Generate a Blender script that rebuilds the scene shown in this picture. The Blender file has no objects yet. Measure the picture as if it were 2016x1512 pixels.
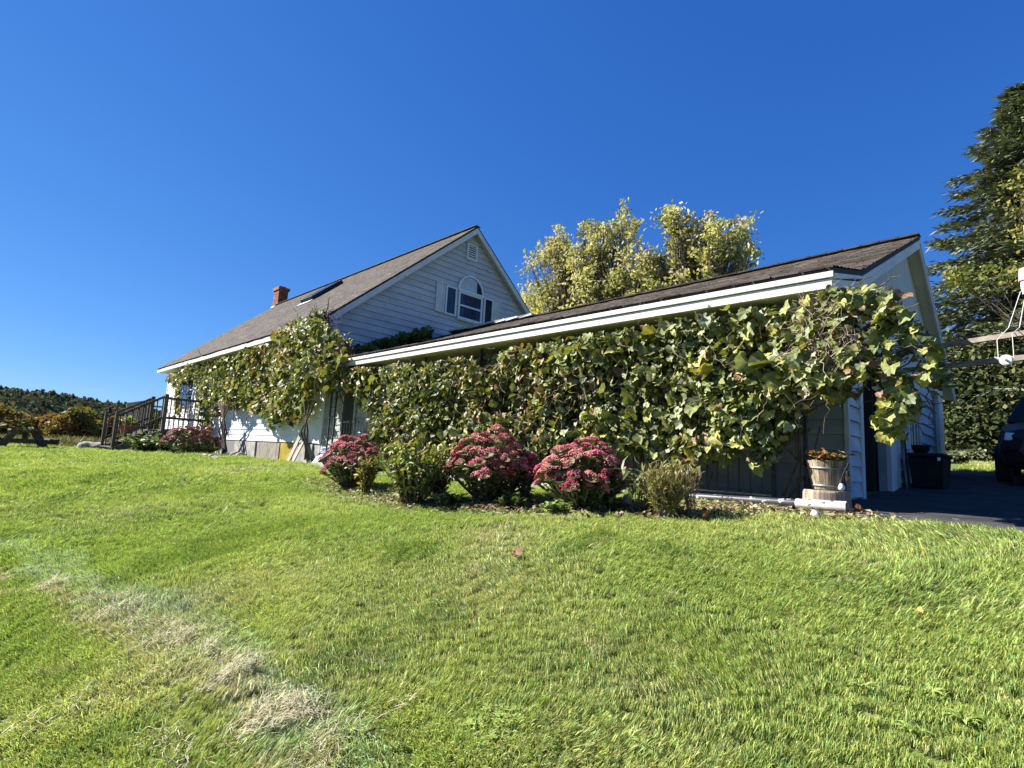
import bpy, math, random
import numpy as np
from mathutils import Vector, Matrix

random.seed(7)
rng = np.random.default_rng(7)
scene = bpy.context.scene
R_ = math.radians

# ------------------------------------------------------------------ camera
# the camera's eye is the origin; +X runs along the house front, +Y into the house
FPX, CX, CY = 1075.0, 1008.0, 756.0
def cam_rows(yaw, pitch, roll):
    cy, sy, cp, sp, cr, sr = (math.cos(yaw), math.sin(yaw), math.cos(pitch), math.sin(pitch), math.cos(roll), math.sin(roll))
    Rz = np.array([[cy, -sy, 0], [sy, cy, 0], [0, 0, 1]])
    W = np.array([[1, 0, 0], [0, 0, -1], [0, 1, 0]]) @ Rz
    Rx = np.array([[1, 0, 0], [0, cp, -sp], [0, sp, cp]])
    Rr = np.array([[cr, -sr, 0], [sr, cr, 0], [0, 0, 1]])
    return Rr @ Rx @ W
CR = cam_rows(R_(-45.18886), R_(-7.71343), R_(3.04962))
cam = bpy.data.cameras.new('camera')
cam.sensor_width = 36.0
cam.lens = 36.0 * FPX / 2016.0
cam.clip_start, cam.clip_end = 0.05, 6000
cam_ob = bpy.data.objects.new('camera', cam)
scene.collection.objects.link(cam_ob)
cam_ob.matrix_world = Matrix([[CR[0][0], -CR[1][0], -CR[2][0], 0], [CR[0][1], -CR[1][1], -CR[2][1], 0],
                              [CR[0][2], -CR[1][2], -CR[2][2], 0], [0, 0, 0, 1]])
scene.camera = cam_ob

# ------------------------------------------------------------------ sky and sun
SUN_EL, SUN_SIDE = R_(37), R_(30)       # sun stands beyond the far end of the house, a little to its front
sun_dir = Vector((-math.cos(SUN_SIDE) * math.cos(SUN_EL), -math.sin(SUN_SIDE) * math.cos(SUN_EL), math.sin(SUN_EL)))
world = bpy.data.worlds.new('World'); scene.world = world; world.use_nodes = True
wn = world.node_tree.nodes; wl = world.node_tree.links
sky = wn.new('ShaderNodeTexSky'); sky.sky_type = 'NISHITA'; sky.sun_disc = False
sky.sun_elevation = SUN_EL
sky.sun_rotation = math.atan2(sun_dir.x, sun_dir.y)
sky.altitude = 3000; sky.air_density = 1.0; sky.dust_density = 0.0; sky.ozone_density = 6.0
# the whole dome's response, channel by channel, as the phone camera shows a clear autumn blue
sp_ = wn.new('ShaderNodeSeparateColor'); cb_ = wn.new('ShaderNodeCombineColor'); wl.new(sky.outputs['Color'], sp_.inputs[0])
for ch_, (g_, k_) in zip(('Red', 'Green', 'Blue'), ((1.12, .42), (.77, .88), (.48, 2.2))):
    pw = wn.new('ShaderNodeMath'); pw.operation = 'POWER'; pw.inputs[1].default_value = g_
    mu = wn.new('ShaderNodeMath'); mu.operation = 'MULTIPLY'; mu.inputs[1].default_value = k_
    wl.new(sp_.outputs[ch_], pw.inputs[0]); wl.new(pw.outputs[0], mu.inputs[0]); wl.new(mu.outputs[0], cb_.inputs[ch_])
wl.new(cb_.outputs[0], wn['Background'].inputs['Color'])
wn['Background'].inputs['Strength'].default_value = 0.055
sun = bpy.data.lights.new('sun', 'SUN'); sun.energy = 5.0; sun.angle = R_(0.53); sun.color = (1.0, 0.95, 0.87)
sun_ob = bpy.data.objects.new('sun', sun); scene.collection.objects.link(sun_ob)
sun_ob.rotation_euler = (-sun_dir).to_track_quat('-Z', 'Y').to_euler()
scene.view_settings.view_transform = 'Standard'
scene.view_settings.look = 'None'
scene.view_settings.exposure = 1.64
scene.view_settings.gamma = 1.0
scene.view_settings.use_curve_mapping = False
scene.cycles.max_bounces = 6
scene.cycles.diffuse_bounces = 3
scene.cycles.transmission_bounces = 4
scene.cycles.transparent_max_bounces = 6
scene.cycles.use_denoising = True

# ------------------------------------------------------------------ measuring helpers
def ray(px, py):
    return CR.T @ np.array([(px - CX) / FPX, (py - CY) / FPX, 1.0])
def atY(px, py, Y):
    d = ray(px, py); return d * (Y / d[1])
def atX(px, py, X):
    d = ray(px, py); return d * (X / d[0])
def sstep(a, b, x):
    t = np.clip((x - a) / (b - a), 0, 1); return t * t * (3 - 2 * t)

def hash2(ix, iy, s):
    n = np.sin(ix * 127.1 + iy * 311.7 + s * 74.7) * 43758.5453
    return n - np.floor(n)
def vnoise(x, y, s=0):
    x = np.asarray(x, float); y = np.asarray(y, float)
    ix, iy = np.floor(x), np.floor(y); fx, fy = x - ix, y - iy
    fx = fx * fx * (3 - 2 * fx); fy = fy * fy * (3 - 2 * fy)
    a, b = hash2(ix, iy, s), hash2(ix + 1, iy, s)
    c, d = hash2(ix, iy + 1, s), hash2(ix + 1, iy + 1, s)
    return (a + (b - a) * fx) * (1 - fy) + (c + (d - c) * fx) * fy
def fbm(x, y, s=0, n=3):
    t = 0; a = .5; tot = 0
    for i in range(n):
        t = t + a * vnoise(np.asarray(x) * 2 ** i, np.asarray(y) * 2 ** i, s + i * 3.3); tot += a; a *= .5
    return t / tot

def ground(X, Y, bumps=True):
    X = np.asarray(X, float); Y = np.asarray(Y, float)
    P = -.36 - .17 * sstep(-2, -9, X) - .18 * sstep(-27, -40, X) - .9 * sstep(-45, -110, X) - 1.5 * sstep(-110, -330, X)
    t = np.clip(Y / 7.2, -1.0, 1)
    S = t * (1.4 - .4 * t * t)
    H = np.where(X < 0, np.exp(-(X / 13.0) ** 2), 1.0)
    z = P - 1.26 * (1 - S) * H - .10 * sstep(-14, -22, X) * sstep(6.5, 4, Y)
    back = (.065 * np.clip(Y - 8, 0, 14) + .017 * np.clip(Y - 22, 0, 60)) * sstep(-24, -4, X)
    z = z + back
    if bumps:
        z = z + (fbm(X * .9, Y * .9, 2) - .5) * .07 + (fbm(X * .25, Y * .25, 5) - .5) * .10 * sstep(1, 6, np.hypot(X, Y)) * np.where((Y > 6) & (X > -20), .3, 1)
    return z
def gz(X, Y):
    return float(ground(X, Y))
def G(px, py):
    d = ray(px, py); prev = 0.3
    t = .3
    while t < 400:
        p = d * t
        if p[2] < gz(p[0], p[1]):
            lo, hi = prev, t
            for _ in range(18):
                m = (lo + hi) / 2; q = d * m
                if q[2] < gz(q[0], q[1]): hi = m
                else: lo = m
            return d * hi
        prev = t; t *= 1.02
    return d * t

# ------------------------------------------------------------------ mesh helpers
ORG = {}
def link(o): scene.collection.objects.link(o); return o
def thing(name, label, cat, loc=(0, 0, 0), group=None, kind=None):
    o = bpy.data.objects.new(name, None); link(o); o.location = loc; o.empty_display_size = .1
    ORG[o.name] = Vector(loc); tag(o, label, cat, group, kind); return o
def tag(o, label=None, cat=None, group=None, kind=None):
    if label: o['label'] = label
    if cat: o['category'] = cat
    if group: o['group'] = group
    if kind: o['kind'] = kind
    return o
def add(name, me, parent=None, kind=None):
    o = bpy.data.objects.new(name, me); link(o)
    if parent is not None: o.parent = parent; ORG[o.name] = ORG[parent.name]
    else: ORG[o.name] = Vector((0, 0, 0))
    if kind: o['kind'] = kind
    return o
def np_mesh(name, V, F, mat, col=None, smooth=False):
    V = np.asarray(V, np.float32); F = np.asarray(F, np.int32)
    me = bpy.data.meshes.new(name); n, k = F.shape
    me.vertices.add(len(V)); me.vertices.foreach_set('co', V.ravel())
    me.loops.add(n * k); me.loops.foreach_set('vertex_index', F.ravel())
    me.polygons.add(n); me.polygons.foreach_set('loop_start', np.arange(0, n * k, k, dtype=np.int32))
    if col is not None:
        a = me.color_attributes.new('Col', 'FLOAT_COLOR', 'POINT')
        c = np.ones((len(V), 4), np.float32); c[:, :3] = col; a.data.foreach_set('color', c.ravel())
    if smooth: me.polygons.foreach_set('use_smooth', np.ones(n, bool))
    me.materials.append(mat); me.update(calc_edges=True); me.validate()
    return me

class MB:
    def __init__(s): s.v = []; s.f = []; s.c = []
    def q(s, *p, c=None):
        i = len(s.v); s.v += [tuple(x) for x in p]; s.f.append(tuple(range(i, i + len(p))))
        s.c += [c or (1, 1, 1)] * len(p)
    def hexa(s, p, c=None):
        i = len(s.v); s.v += [tuple(x) for x in p]; s.c += [c or (1, 1, 1)] * 8
        for f in ((0, 3, 2, 1), (4, 5, 6, 7), (0, 1, 5, 4), (1, 2, 6, 5), (2, 3, 7, 6), (3, 0, 4, 7)):
            s.f.append(tuple(i + k for k in f))
    def box(s, x0, x1, y0, y1, z0, z1, c=None):
        x0, x1 = min(x0, x1), max(x0, x1); y0, y1 = min(y0, y1), max(y0, y1); z0, z1 = min(z0, z1), max(z0, z1)
        s.hexa([(x0, y0, z0), (x1, y0, z0), (x1, y1, z0), (x0, y1, z0), (x0, y0, z1), (x1, y0, z1), (x1, y1, z1), (x0, y1, z1)], c)
    def bar(s, p, q, w, h, up=(0, 0, 1), c=None):
        p, q, up = Vector(p), Vector(q), Vector(up); d = (q - p).normalized()
        r = d.cross(up)
        if r.length < 1e-4: r = d.cross(Vector((1, 0, 0)))
        r.normalize(); u = r.cross(d).normalized(); r = r * (w / 2); u = u * (h / 2)
        s.hexa([p - r - u, p + r - u, q + r - u, q - r - u, p - r + u, p + r + u, q + r + u, q - r + u], c)
    def tube(s, pts, rad, n=6, cap=True, c=None):
        pts = [Vector(p) for p in pts]; i0 = len(s.v)
        if not hasattr(rad, '__len__'): rad = [rad] * len(pts)
        ref = Vector((.31, .77, .55))
        for k, p in enumerate(pts):
            d = (pts[min(k + 1, len(pts) - 1)] - pts[max(k - 1, 0)]).normalized()
            a = d.cross(ref)
            if a.length < 1e-3: a = d.cross(Vector((1, 0, 0)))
            a.normalize(); b = d.cross(a)
            for j in range(n):
                t = 2 * math.pi * j / n
                s.v.append(tuple(p + (a * math.cos(t) + b * math.sin(t)) * rad[k])); s.c.append(c or (1, 1, 1))
        for k in range(len(pts) - 1):
            for j in range(n):
                a, b = i0 + k * n + j, i0 + k * n + (j + 1) % n
                s.f.append((a, b, b + n, a + n))
        if cap:
            s.f.append(tuple(i0 + j for j in range(n))[::-1]); e = i0 + (len(pts) - 1) * n
            s.f.append(tuple(e + j for j in range(n)))
    def lathe(s, cx, cy, prof, n=20, c=None):
        i0 = len(s.v)
        for (r, z) in prof:
            for j in range(n):
                t = 2 * math.pi * j / n; s.v.append((cx + r * math.cos(t), cy + r * math.sin(t), z)); s.c.append(c or (1, 1, 1))
        for k in range(len(prof) - 1):
            for j in range(n):
                a, b = i0 + k * n + j, i0 + k * n + (j + 1) % n
                s.f.append((a, b, b + n, a + n))
    def prism(s, poly, off, c=None):
        off = Vector(off); i = len(s.v); n = len(poly)
        s.v += [tuple(p) for p in poly] + [tuple(Vector(p) + off) for p in poly]; s.c += [c or (1, 1, 1)] * (2 * n)
        s.f.append(tuple(range(i, i + n))); s.f.append(tuple(range(i + 2 * n - 1, i + n - 1, -1)))
        for k in range(n):
            s.f.append((i + k, i + n + k, i + n + (k + 1) % n, i + (k + 1) % n))
    def build(s, name, mat, parent=None, smooth=False, bevel=0, kind=None, jit=0):
        o0 = ORG[parent.name] if parent is not None else Vector((0, 0, 0))
        me = bpy.data.meshes.new(name)
        me.from_pydata([(x - o0.x + random.uniform(-jit, jit), y - o0.y + random.uniform(-jit, jit), z - o0.z + random.uniform(-jit, jit)) for x, y, z in s.v] if jit
                       else [(x - o0.x, y - o0.y, z - o0.z) for x, y, z in s.v], [], s.f)
        a = me.color_attributes.new('Col', 'FLOAT_COLOR', 'POINT')
        cc = np.ones((len(s.v), 4), np.float32); cc[:, :3] = s.c; a.data.foreach_set('color', cc.ravel())
        me.materials.append(mat)
        if smooth: me.polygons.foreach_set('use_smooth', np.ones(len(me.polygons), bool))
        o = add(name, me, parent, kind)
        if bevel:
            m = o.modifiers.new('bevel', 'BEVEL'); m.width = bevel; m.segments = 2; m.limit_method = 'ANGLE'
        return o

# ------------------------------------------------------------------ materials
def mk(name):
    m = bpy.data.materials.new(name); m.use_nodes = True
    nt = m.node_tree; return m, nt.nodes, nt.links, nt.nodes['Principled BSDF']
def surf(name, c1, c2, scale=4.0, rough=.8, stretch=(1, 1, 1), bump=.0, bscale=40.0, spots=None, spec=.3, vcol=False, detail=5.0, contrast=(.35, .65)):
    """two tones broken up by noise, optional spots (colour, scale, amount) and fine relief"""
    m, N, L, b = mk(name)
    geo = N.new('ShaderNodeNewGeometry'); mp = N.new('ShaderNodeMapping'); mp.inputs['Scale'].default_value = stretch
    L.new(geo.outputs['Position'], mp.inputs['Vector'])
    nz = N.new('ShaderNodeTexNoise'); nz.inputs['Scale'].default_value = scale; nz.inputs['Detail'].default_value = detail
    L.new(mp.outputs['Vector'], nz.inputs['Vector'])
    rp = N.new('ShaderNodeValToRGB'); rp.color_ramp.elements[0].position = contrast[0]; rp.color_ramp.elements[1].position = contrast[1]
    rp.color_ramp.elements[0].color = (*c1, 1); rp.color_ramp.elements[1].color = (*c2, 1)
    L.new(nz.outputs['Fac'], rp.inputs['Fac']); out = rp.outputs['Color']
    if spots:
        col, ssc, amt = spots
        n2 = N.new('ShaderNodeTexNoise'); n2.inputs['Scale'].default_value = ssc; n2.inputs['Detail'].default_value = 6
        L.new(mp.outputs['Vector'], n2.inputs['Vector'])
        r2 = N.new('ShaderNodeValToRGB'); r2.color_ramp.elements[0].position = 1 - amt - .03; r2.color_ramp.elements[1].position = 1 - amt + .03
        L.new(n2.outputs['Fac'], r2.inputs['Fac'])
        mx = N.new('ShaderNodeMixRGB'); mx.inputs['Color2'].default_value = (*col, 1)
        L.new(r2.outputs['Color'], mx.inputs['Fac']); L.new(out, mx.inputs['Color1']); out = mx.outputs['Color']
    if vcol:
        at = N.new('ShaderNodeAttribute'); at.attribute_name = 'Col'
        mu = N.new('ShaderNodeMixRGB'); mu.blend_type = 'MULTIPLY'; mu.inputs['Fac'].default_value = 1
        L.new(out, mu.inputs['Color1']); L.new(at.outputs['Color'], mu.inputs['Color2']); out = mu.outputs['Color']
    L.new(out, b.inputs['Base Color'])
    b.inputs['Roughness'].default_value = rough; b.inputs['Specular IOR Level'].default_value = spec
    if bump:
        bp = N.new('ShaderNodeBump'); bp.inputs['Strength'].default_value = bump; bp.inputs['Distance'].default_value = .02
        n3 = N.new('ShaderNodeTexNoise'); n3.inputs['Scale'].default_value = bscale; n3.inputs['Detail'].default_value = 6
        L.new(mp.outputs['Vector'], n3.inputs['Vector']); L.new(n3.outputs['Fac'], bp.inputs['Height']); L.new(bp.outputs['Normal'], b.inputs['Normal'])
    return m
def leafmat(name, rough=.5, trans=.35, gain=(1, 1, 1), instancer=False, spec=.4, tgain=(1.25, 1.35, .55)):
    """colour comes from each leaf's own attribute; light also passes through the blade"""
    m, N, L, b = mk(name)
    at = N.new('ShaderNodeAttribute'); at.attribute_name = 'Col'
    out = at.outputs['Color']
    if instancer:
        a2 = N.new('ShaderNodeAttribute'); a2.attribute_type = 'INSTANCER'; a2.attribute_name = 'tint'
        mu = N.new('ShaderNodeMixRGB'); mu.blend_type = 'MULTIPLY'; mu.inputs['Fac'].default_value = 1
        L.new(out, mu.inputs['Color1']); L.new(a2.outputs['Color'], mu.inputs['Color2']); out = mu.outputs['Color']
    L.new(out, b.inputs['Base Color']); b.inputs['Roughness'].default_value = rough; b.inputs['Specular IOR Level'].default_value = spec
    if trans > 0:
        tr = N.new('ShaderNodeBsdfTranslucent')
        mg = N.new('ShaderNodeMixRGB'); mg.blend_type = 'MULTIPLY'; mg.inputs['Fac'].default_value = 1; mg.inputs['Color2'].default_value = (*tgain, 1)
        L.new(out, mg.inputs['Color1']); L.new(mg.outputs['Color'], tr.inputs['Color'])
        mx = N.new('ShaderNodeMixShader'); mx.inputs['Fac'].default_value = trans
        L.new(b.outputs['BSDF'], mx.inputs[1]); L.new(tr.outputs['BSDF'], mx.inputs[2])
        L.new(mx.outputs['Shader'], N['Material Output'].inputs['Surface'])
    return m
def plain(name, c, rough=.5, metal=0., spec=.5, coat=0.):
    m, N, L, b = mk(name); b.inputs['Base Color'].default_value = (*c, 1); b.inputs['Roughness'].default_value = rough
    b.inputs['Metallic'].default_value = metal; b.inputs['Specular IOR Level'].default_value = spec; b.inputs['Coat Weight'].default_value = coat
    return m

M = dict(
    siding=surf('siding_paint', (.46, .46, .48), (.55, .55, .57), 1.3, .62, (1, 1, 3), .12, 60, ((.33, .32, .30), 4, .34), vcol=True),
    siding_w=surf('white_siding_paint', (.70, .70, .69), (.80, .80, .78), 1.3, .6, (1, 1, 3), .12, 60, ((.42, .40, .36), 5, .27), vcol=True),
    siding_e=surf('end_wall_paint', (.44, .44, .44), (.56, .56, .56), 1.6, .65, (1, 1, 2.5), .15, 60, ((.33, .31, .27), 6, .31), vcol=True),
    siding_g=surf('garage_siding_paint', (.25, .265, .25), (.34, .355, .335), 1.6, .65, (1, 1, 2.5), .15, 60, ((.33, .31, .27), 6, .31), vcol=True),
    plywood=surf('grooved_plywood_paint', (.44, .44, .43), (.58, .58, .57), 3, .7, (1, 6, .35), .2, 30, ((.34, .31, .26), 5, .30)),
    trim=surf('white_trim_paint', (.55, .54, .51), (.66, .65, .61), 2, .5, (1, 1, 1), .08, 50, ((.36, .31, .25), 9, .29)),
    trim2=surf('clean_trim_paint', (.66, .67, .67), (.74, .74, .74), 2, .45),
    soffit=surf('soffit_paint', (.58, .57, .44), (.68, .66, .52), 2, .6, (1, 1, 1), .05, 40, ((.25, .22, .17), 7, .28)),
    shingle=surf('brown_shingle', (.062, .054, .048), (.115, .102, .092), 9, .95, (1, 1, 1), .5, 120, vcol=True, spec=.15),
    shingle_g=surf('weathered_shingle', (.042, .035, .031), (.10, .084, .074), 7, .95, (.5, 2, 2), .6, 90, vcol=True, spec=.12),
    dark=plain('dark_edge', (.02, .018, .017), .8),
    concrete=surf('concrete', (.22, .215, .20), (.36, .35, .33), 3, .9, bump=.3, spots=((.12, .13, .08), 4, .36)),
    brick=surf('red_brick', (.16, .05, .035), (.30, .11, .07), 6, .9, bump=.3, vcol=True),
    deckwood=surf('weathered_deck_wood', (.055, .047, .040), (.12, .105, .088), 5, .85, (1, 1, 6), .3, 40, vcol=True),
    greywood=surf('old_grey_wood', (.14, .125, .105), (.30, .27, .22), 6, .9, (3, 3, .6), .5, 50, ((.10, .12, .05), 6, .30)),
    paleboard=surf('pale_board', (.21, .175, .135), (.33, .28, .22), 5, .85, (3, 3, .5), .3, 40),
    iron=surf('black_iron', (.015, .015, .015), (.05, .045, .04), 20, .5, spots=((.16, .15, .14), 14, .28)),
    bark=surf('bark', (.07, .055, .042), (.15, .12, .09), 8, .95, (3, 3, 1), .8, 30),
    vinewood=surf('vine_wood', (.05, .038, .03), (.12, .09, .07), 12, .95, (3, 3, .7), .6, 60),
    twig=surf('dry_twig', (.20, .145, .11), (.38, .30, .24), 10, .9),
    stone=surf('field_stone', (.24, .22, .20), (.42, .39, .36), 5, .9, bump=.5, bscale=25, vcol=True),
    asphalt=surf('asphalt', (.026, .026, .027), (.055, .054, .052), 2.5, .9, bump=.6, bscale=90, spots=((.13, .12, .10), 6, .33)),
    ground=surf('lawn_soil', (.075, .105, .022), (.13, .165, .04), 5, 1.0, bump=.8, bscale=30, spots=((.19, .17, .075), 2.2, .36)),
    terracotta=surf('terracotta', (.32, .085, .045), (.42, .13, .075), 6, .8),
    redplastic=plain('red_plastic', (.40, .03, .02), .45),
    blue=plain('blue_plastic', (.10, .22, .55), .45),
    yellow=surf('yellow_panel', (.24, .18, .01), (.36, .27, .02), 3, .6),
    bin=surf('black_plastic', (.008, .008, .008), (.016, .016, .016), 6, .6, spec=.2),
    carpaint=plain('black_car_paint', (.006, .006, .008), .45, 0, .3, .15),
    rubber=plain('rubber', (.012, .012, .012), .85),
    chrome=plain('lamp_reflector', (.75, .76, .78), .15, 1.0),
    glassy=plain('clear_cover', (.55, .58, .62), .08, 0, .6, .5),
    pipe_black=surf('grey_black_pipe', (.022, .024, .030), (.05, .054, .062), 5, .42, spots=((.50, .48, .45), 12, .36), spec=.4),
    pipe_white=surf('white_pipe', (.42, .40, .36), (.62, .60, .56), 7, .6, spots=((.10, .085, .07), 13, .42)),
    bucketwood=surf('bucket_wood', (.17, .13, .09), (.36, .29, .21), 7, .9, (5, 5, .6), .5, 40, ((.09, .08, .04), 5, .33), vcol=True),
    steel=plain('galvanised_band', (.28, .27, .26), .5, .8),
    stumpwood=surf('stump_wood', (.19, .14, .10), (.40, .32, .25), 8, .95, (5, 5, .5), .6, 40),
    pink=plain('pink_paint', (.75, .25, .36), .6),
    white=plain('white_plastic', (.80, .80, .78), .4),
    rope=plain('pale_rope', (.55, .54, .50), .8),
    timber=surf('timber_rail', (.17, .135, .115), (.27, .225, .195), 5, .85, (1, 5, 5), .3, 40),
    brownleaf=surf('dead_leaf', (.13, .065, .035), (.24, .13, .075), 20, .8),
    copper=plain('copper_socket', (.45, .17, .07), .4, .9),
    farroof=plain('far_roof', (.14, .14, .15), .9),
    soil=surf('potting_soil', (.02, .015, .01), (.06, .045, .03), 20, 1.0),
    curtain=surf('blue_curtain', (.018, .032, .085), (.05, .075, .15), 1.2, .9, (1, 5, .3)),
    shade=surf('window_shade', (.40, .44, .48), (.52, .56, .60), 2, .8),
    foil=surf('ridge_flashing', (.36, .38, .40), (.55, .57, .58), 7, .45, spec=.6, bump=.4, bscale=15),
)
# dark panes reflect the sky, the room behind stays dark
def glass():
    m, N, L, b = mk('window_glass')
    b.inputs['Base Color'].default_value = (.012, .02, .04, 1); b.inputs['Roughness'].default_value = .06
    b.inputs['Specular IOR Level'].default_value = .7; return m
M['glass'] = glass()
ML = dict(
    vine=leafmat('grape_leaf', .55, .20, spec=.26, tgain=(1.2, 1.2, .5)),
    sedum=leafmat('stonecrop_leaf', .5, .12),
    petal=leafmat('stonecrop_flower', .7, .10, tgain=(1, 1, 1)),
    herb=leafmat('garden_leaf', .5, .25),
    tree=leafmat('tree_leaf', .65, .30, spec=.1),
    spruce=leafmat('spruce_needles', .7, .08),
    far=leafmat('far_tree_leaf', .8, .10, spec=.05),
    grass=leafmat('grass_blade', .45, .30, instancer=True, spec=.1, tgain=(1.1, 1.3, .55)),
    straw=leafmat('dry_clipping', .7, .15, tgain=(1, 1, .8)),
)

# ================================================================== THE SETTING
def build_ground():
    nr, na = 150, 260
    rr = np.concatenate([[0.05], .4 * (1.062 ** np.arange(nr))]); rr = rr[rr < 2600]; rr = np.append(rr, 3000)
    th = np.linspace(0, 2 * np.pi, na, endpoint=False)
    Rg, Tg = np.meshgrid(rr, th, indexing='ij')
    X, Y = Rg * np.cos(Tg), Rg * np.sin(Tg)
    V = np.stack([X, Y, ground(X, Y)], -1).reshape(-1, 3)
    F = []
    for i in range(len(rr) - 1):
        a = i * na + np.arange(na); b = i * na + (np.arange(na) + 1) % na
        F.append(np.stack([a, a + na, b + na, b], -1))
    me = np_mesh('ground', V, np.concatenate(F), M['ground'], smooth=True)
    tag(add('ground', me), 'rolling lawn ground falling away from the house', None, None, 'structure')
build_ground()

def build_driveway():
    nx, ny = 60, 70
    V = []; F = []
    for j in range(ny + 1):
        Y = 6.1 + (17.5 - 6.1) * (j / ny) ** 1.3
        for i in range(nx + 1):
            x0 = -2.35 if Y < 8 else -1.99
            X = x0 + (9 - x0) * i / nx
            yy = Y + (0.30 * fbm(X * 1.3, 0, 9) - .1 - .05 * X if j == 0 else 0)
            V.append((X, yy, gz(X, yy) + .012 + .006 * vnoise(X * 6, yy * 6, 4)))
    for j in range(ny):
        for i in range(nx):
            a = j * (nx + 1) + i; F.append((a, a + 1, a + nx + 2, a + nx + 1))
    tag(add('driveway', np_mesh('driveway', V, F, M['asphalt'], smooth=True)), 'dark shaded asphalt drive beside the garage end', None, None, 'structure')
build_driveway()

def build_hill():
    # wooded ridge: height over azimuth measured from the far end of the house
    naz, nd = 90, 14
    az = np.radians(np.linspace(-30, 40, naz))
    prof = np.interp(np.degrees(az), [-30, -14, -4, 1.7, 2.3, 4.4, 6.3, 9.4, 12.8, 18, 26, 40],
                     [1.8, 2.5, 2.6, 2.62, 2.72, 2.62, 2.42, 2.2, 1.7, 1.1, .6, .3])
    V = []; F = []
    for i in range(naz):
        for j in range(nd + 1):
            t = j / nd; d = 330 + 520 * t
            crest = 620 * math.tan(math.radians(prof[i]))
            z = -3 + (crest + 3) * math.sin(min(t / .58, 1) * math.pi / 2) ** 1.3 * (1 - .35 * max(0, t - .58))
            z += (vnoise(az[i] * 40, t * 5, 3) - .5) * 5 * min(1, t * 4)
            V.append((-d * math.cos(az[i]), d * math.sin(az[i]), z))
    for i in range(naz - 1):
        for j in range(nd):
            a = i * (nd + 1) + j; F.append((a, a + 1, a + nd + 2, a + nd + 1))
    V = np.array(V)
    m = surf('hill_floor', (.018, .026, .012), (.035, .042, .018), .05, 1.0)
    tag(add('hill', np_mesh('hill', V, F, m, smooth=True)), 'long dark wooded ridge beyond the field', None, None, 'structure')
    # one mass of wood: rough leafy balls, some pointed
    def blob(k):
        r = np.random.default_rng(k); n = 70
        p = r.normal(size=(n, 3)); p /= np.linalg.norm(p, axis=1)[:, None]; p *= (r.uniform(.7, 1.05, n))[:, None]
        p[:, 2] = p[:, 2] * (1.0 if k % 4 else 1.5) + .9
        if k % 4 == 0: p[:, :2] *= np.clip(1.7 - p[:, 2], .1, 1)[:, None] * .8
        T = []; 
        for q in p:
            a, b = r.normal(size=3), r.normal(size=3); a *= .5 / np.linalg.norm(a); b *= .5 / np.linalg.norm(b)
            T.append([q - a, q + a, q + b])
        return np.array(T).reshape(-1, 3)
    blobs = [blob(k) for k in range(8)]
    VV = []; CC = []
    pal = np.array([(.080, .115, .075), (.105, .13, .075), (.12, .13, .07), (.145, .12, .07), (.135, .105, .075), (.07, .105, .08), (.115, .14, .09)])
    for _ in range(6500):
        i = rng.uniform(0, naz - 1.01); j = rng.uniform(0, 10) ** 1.0
        a = int(i) * (nd + 1) + int(j); f = j - int(j); g = i - int(i)
        p = V[a] * (1 - f) * (1 - g) + V[a + 1] * f * (1 - g) + V[a + nd + 1] * (1 - f) * g + V[a + nd + 2] * f * g
        s = rng.uniform(1.7, 3.2); bl = blobs[rng.integers(8)]
        VV.append(bl * [s, s, s * 1.05] + p)
        c = pal[rng.integers(len(pal))] * rng.uniform(.7, 1.3)
        if p[2] < 6: c = c * [1.3, 1.2, 1]
        CC.append(np.repeat((c * rng.uniform(.7, 1.3, (len(bl) // 3, 1))), 3, 0))
    VV = np.concatenate(VV); CC = np.concatenate(CC)
    tag(add('forest', np_mesh('forest', VV, np.arange(len(VV)).reshape(-1, 3), ML['far'], CC)), 'dark autumn wood covering the far ridge', 'forest', None, 'stuff')
build_hill()

# ================================================================== MAIN HOUSE
XG, YM = -16.6, 8.08                 # gable wall plane, front wall plane
XL = -36.3                           # far end wall
YR_, ZR = 13.74, 9.283               # ridge
YE, ZE = 7.49, 4.014                 # front eave
SL = (ZR - ZE) / (YR_ - YE)
YB = 2 * YR_ - YE
house = thing('main_house', 'white clapboard house with a steep brown roof and arched gable window', 'house', (-26, 12, -.5))
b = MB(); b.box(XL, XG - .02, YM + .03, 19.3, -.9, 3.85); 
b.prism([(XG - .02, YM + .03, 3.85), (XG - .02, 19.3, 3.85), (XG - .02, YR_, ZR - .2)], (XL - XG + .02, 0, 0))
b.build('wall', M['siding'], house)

def lap_x(x, y0b, y1b, y0t, y1t, z0, z1, proud=.045, c=None):       # board on a wall facing +X
    m = MB()
    m.hexa([(x - .01, y0b, z0), (x - .01, y1b, z0), (x + proud, y1b, z0), (x + proud, y0b, z0),
            (x - .01, y0t, z1), (x - .01, y1t, z1), (x + .006, y1t, z1), (x + .006, y0t, z1)][::1], c)
    m.f = [tuple(reversed(f)) for f in m.f]
    return m
def lap_y(y, x0, x1, z0, z1, proud=.028, c=None):                   # board on a wall facing -Y
    m = MB()
    m.hexa([(x0, y - proud, z0), (x1, y - proud, z0), (x1, y + .01, z0), (x0, y + .01, z0),
            (x0, y - .006, z1), (x1, y - .006, z1), (x1, y + .01, z1), (x0, y + .01, z1)], c)
    return m
def under(y):                         # underside of the main roof
    return ZE - .13 + SL * ((y - YE) if y < YR_ else (YB - y))
ST = .226
z = 2.05; k = 0
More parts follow.
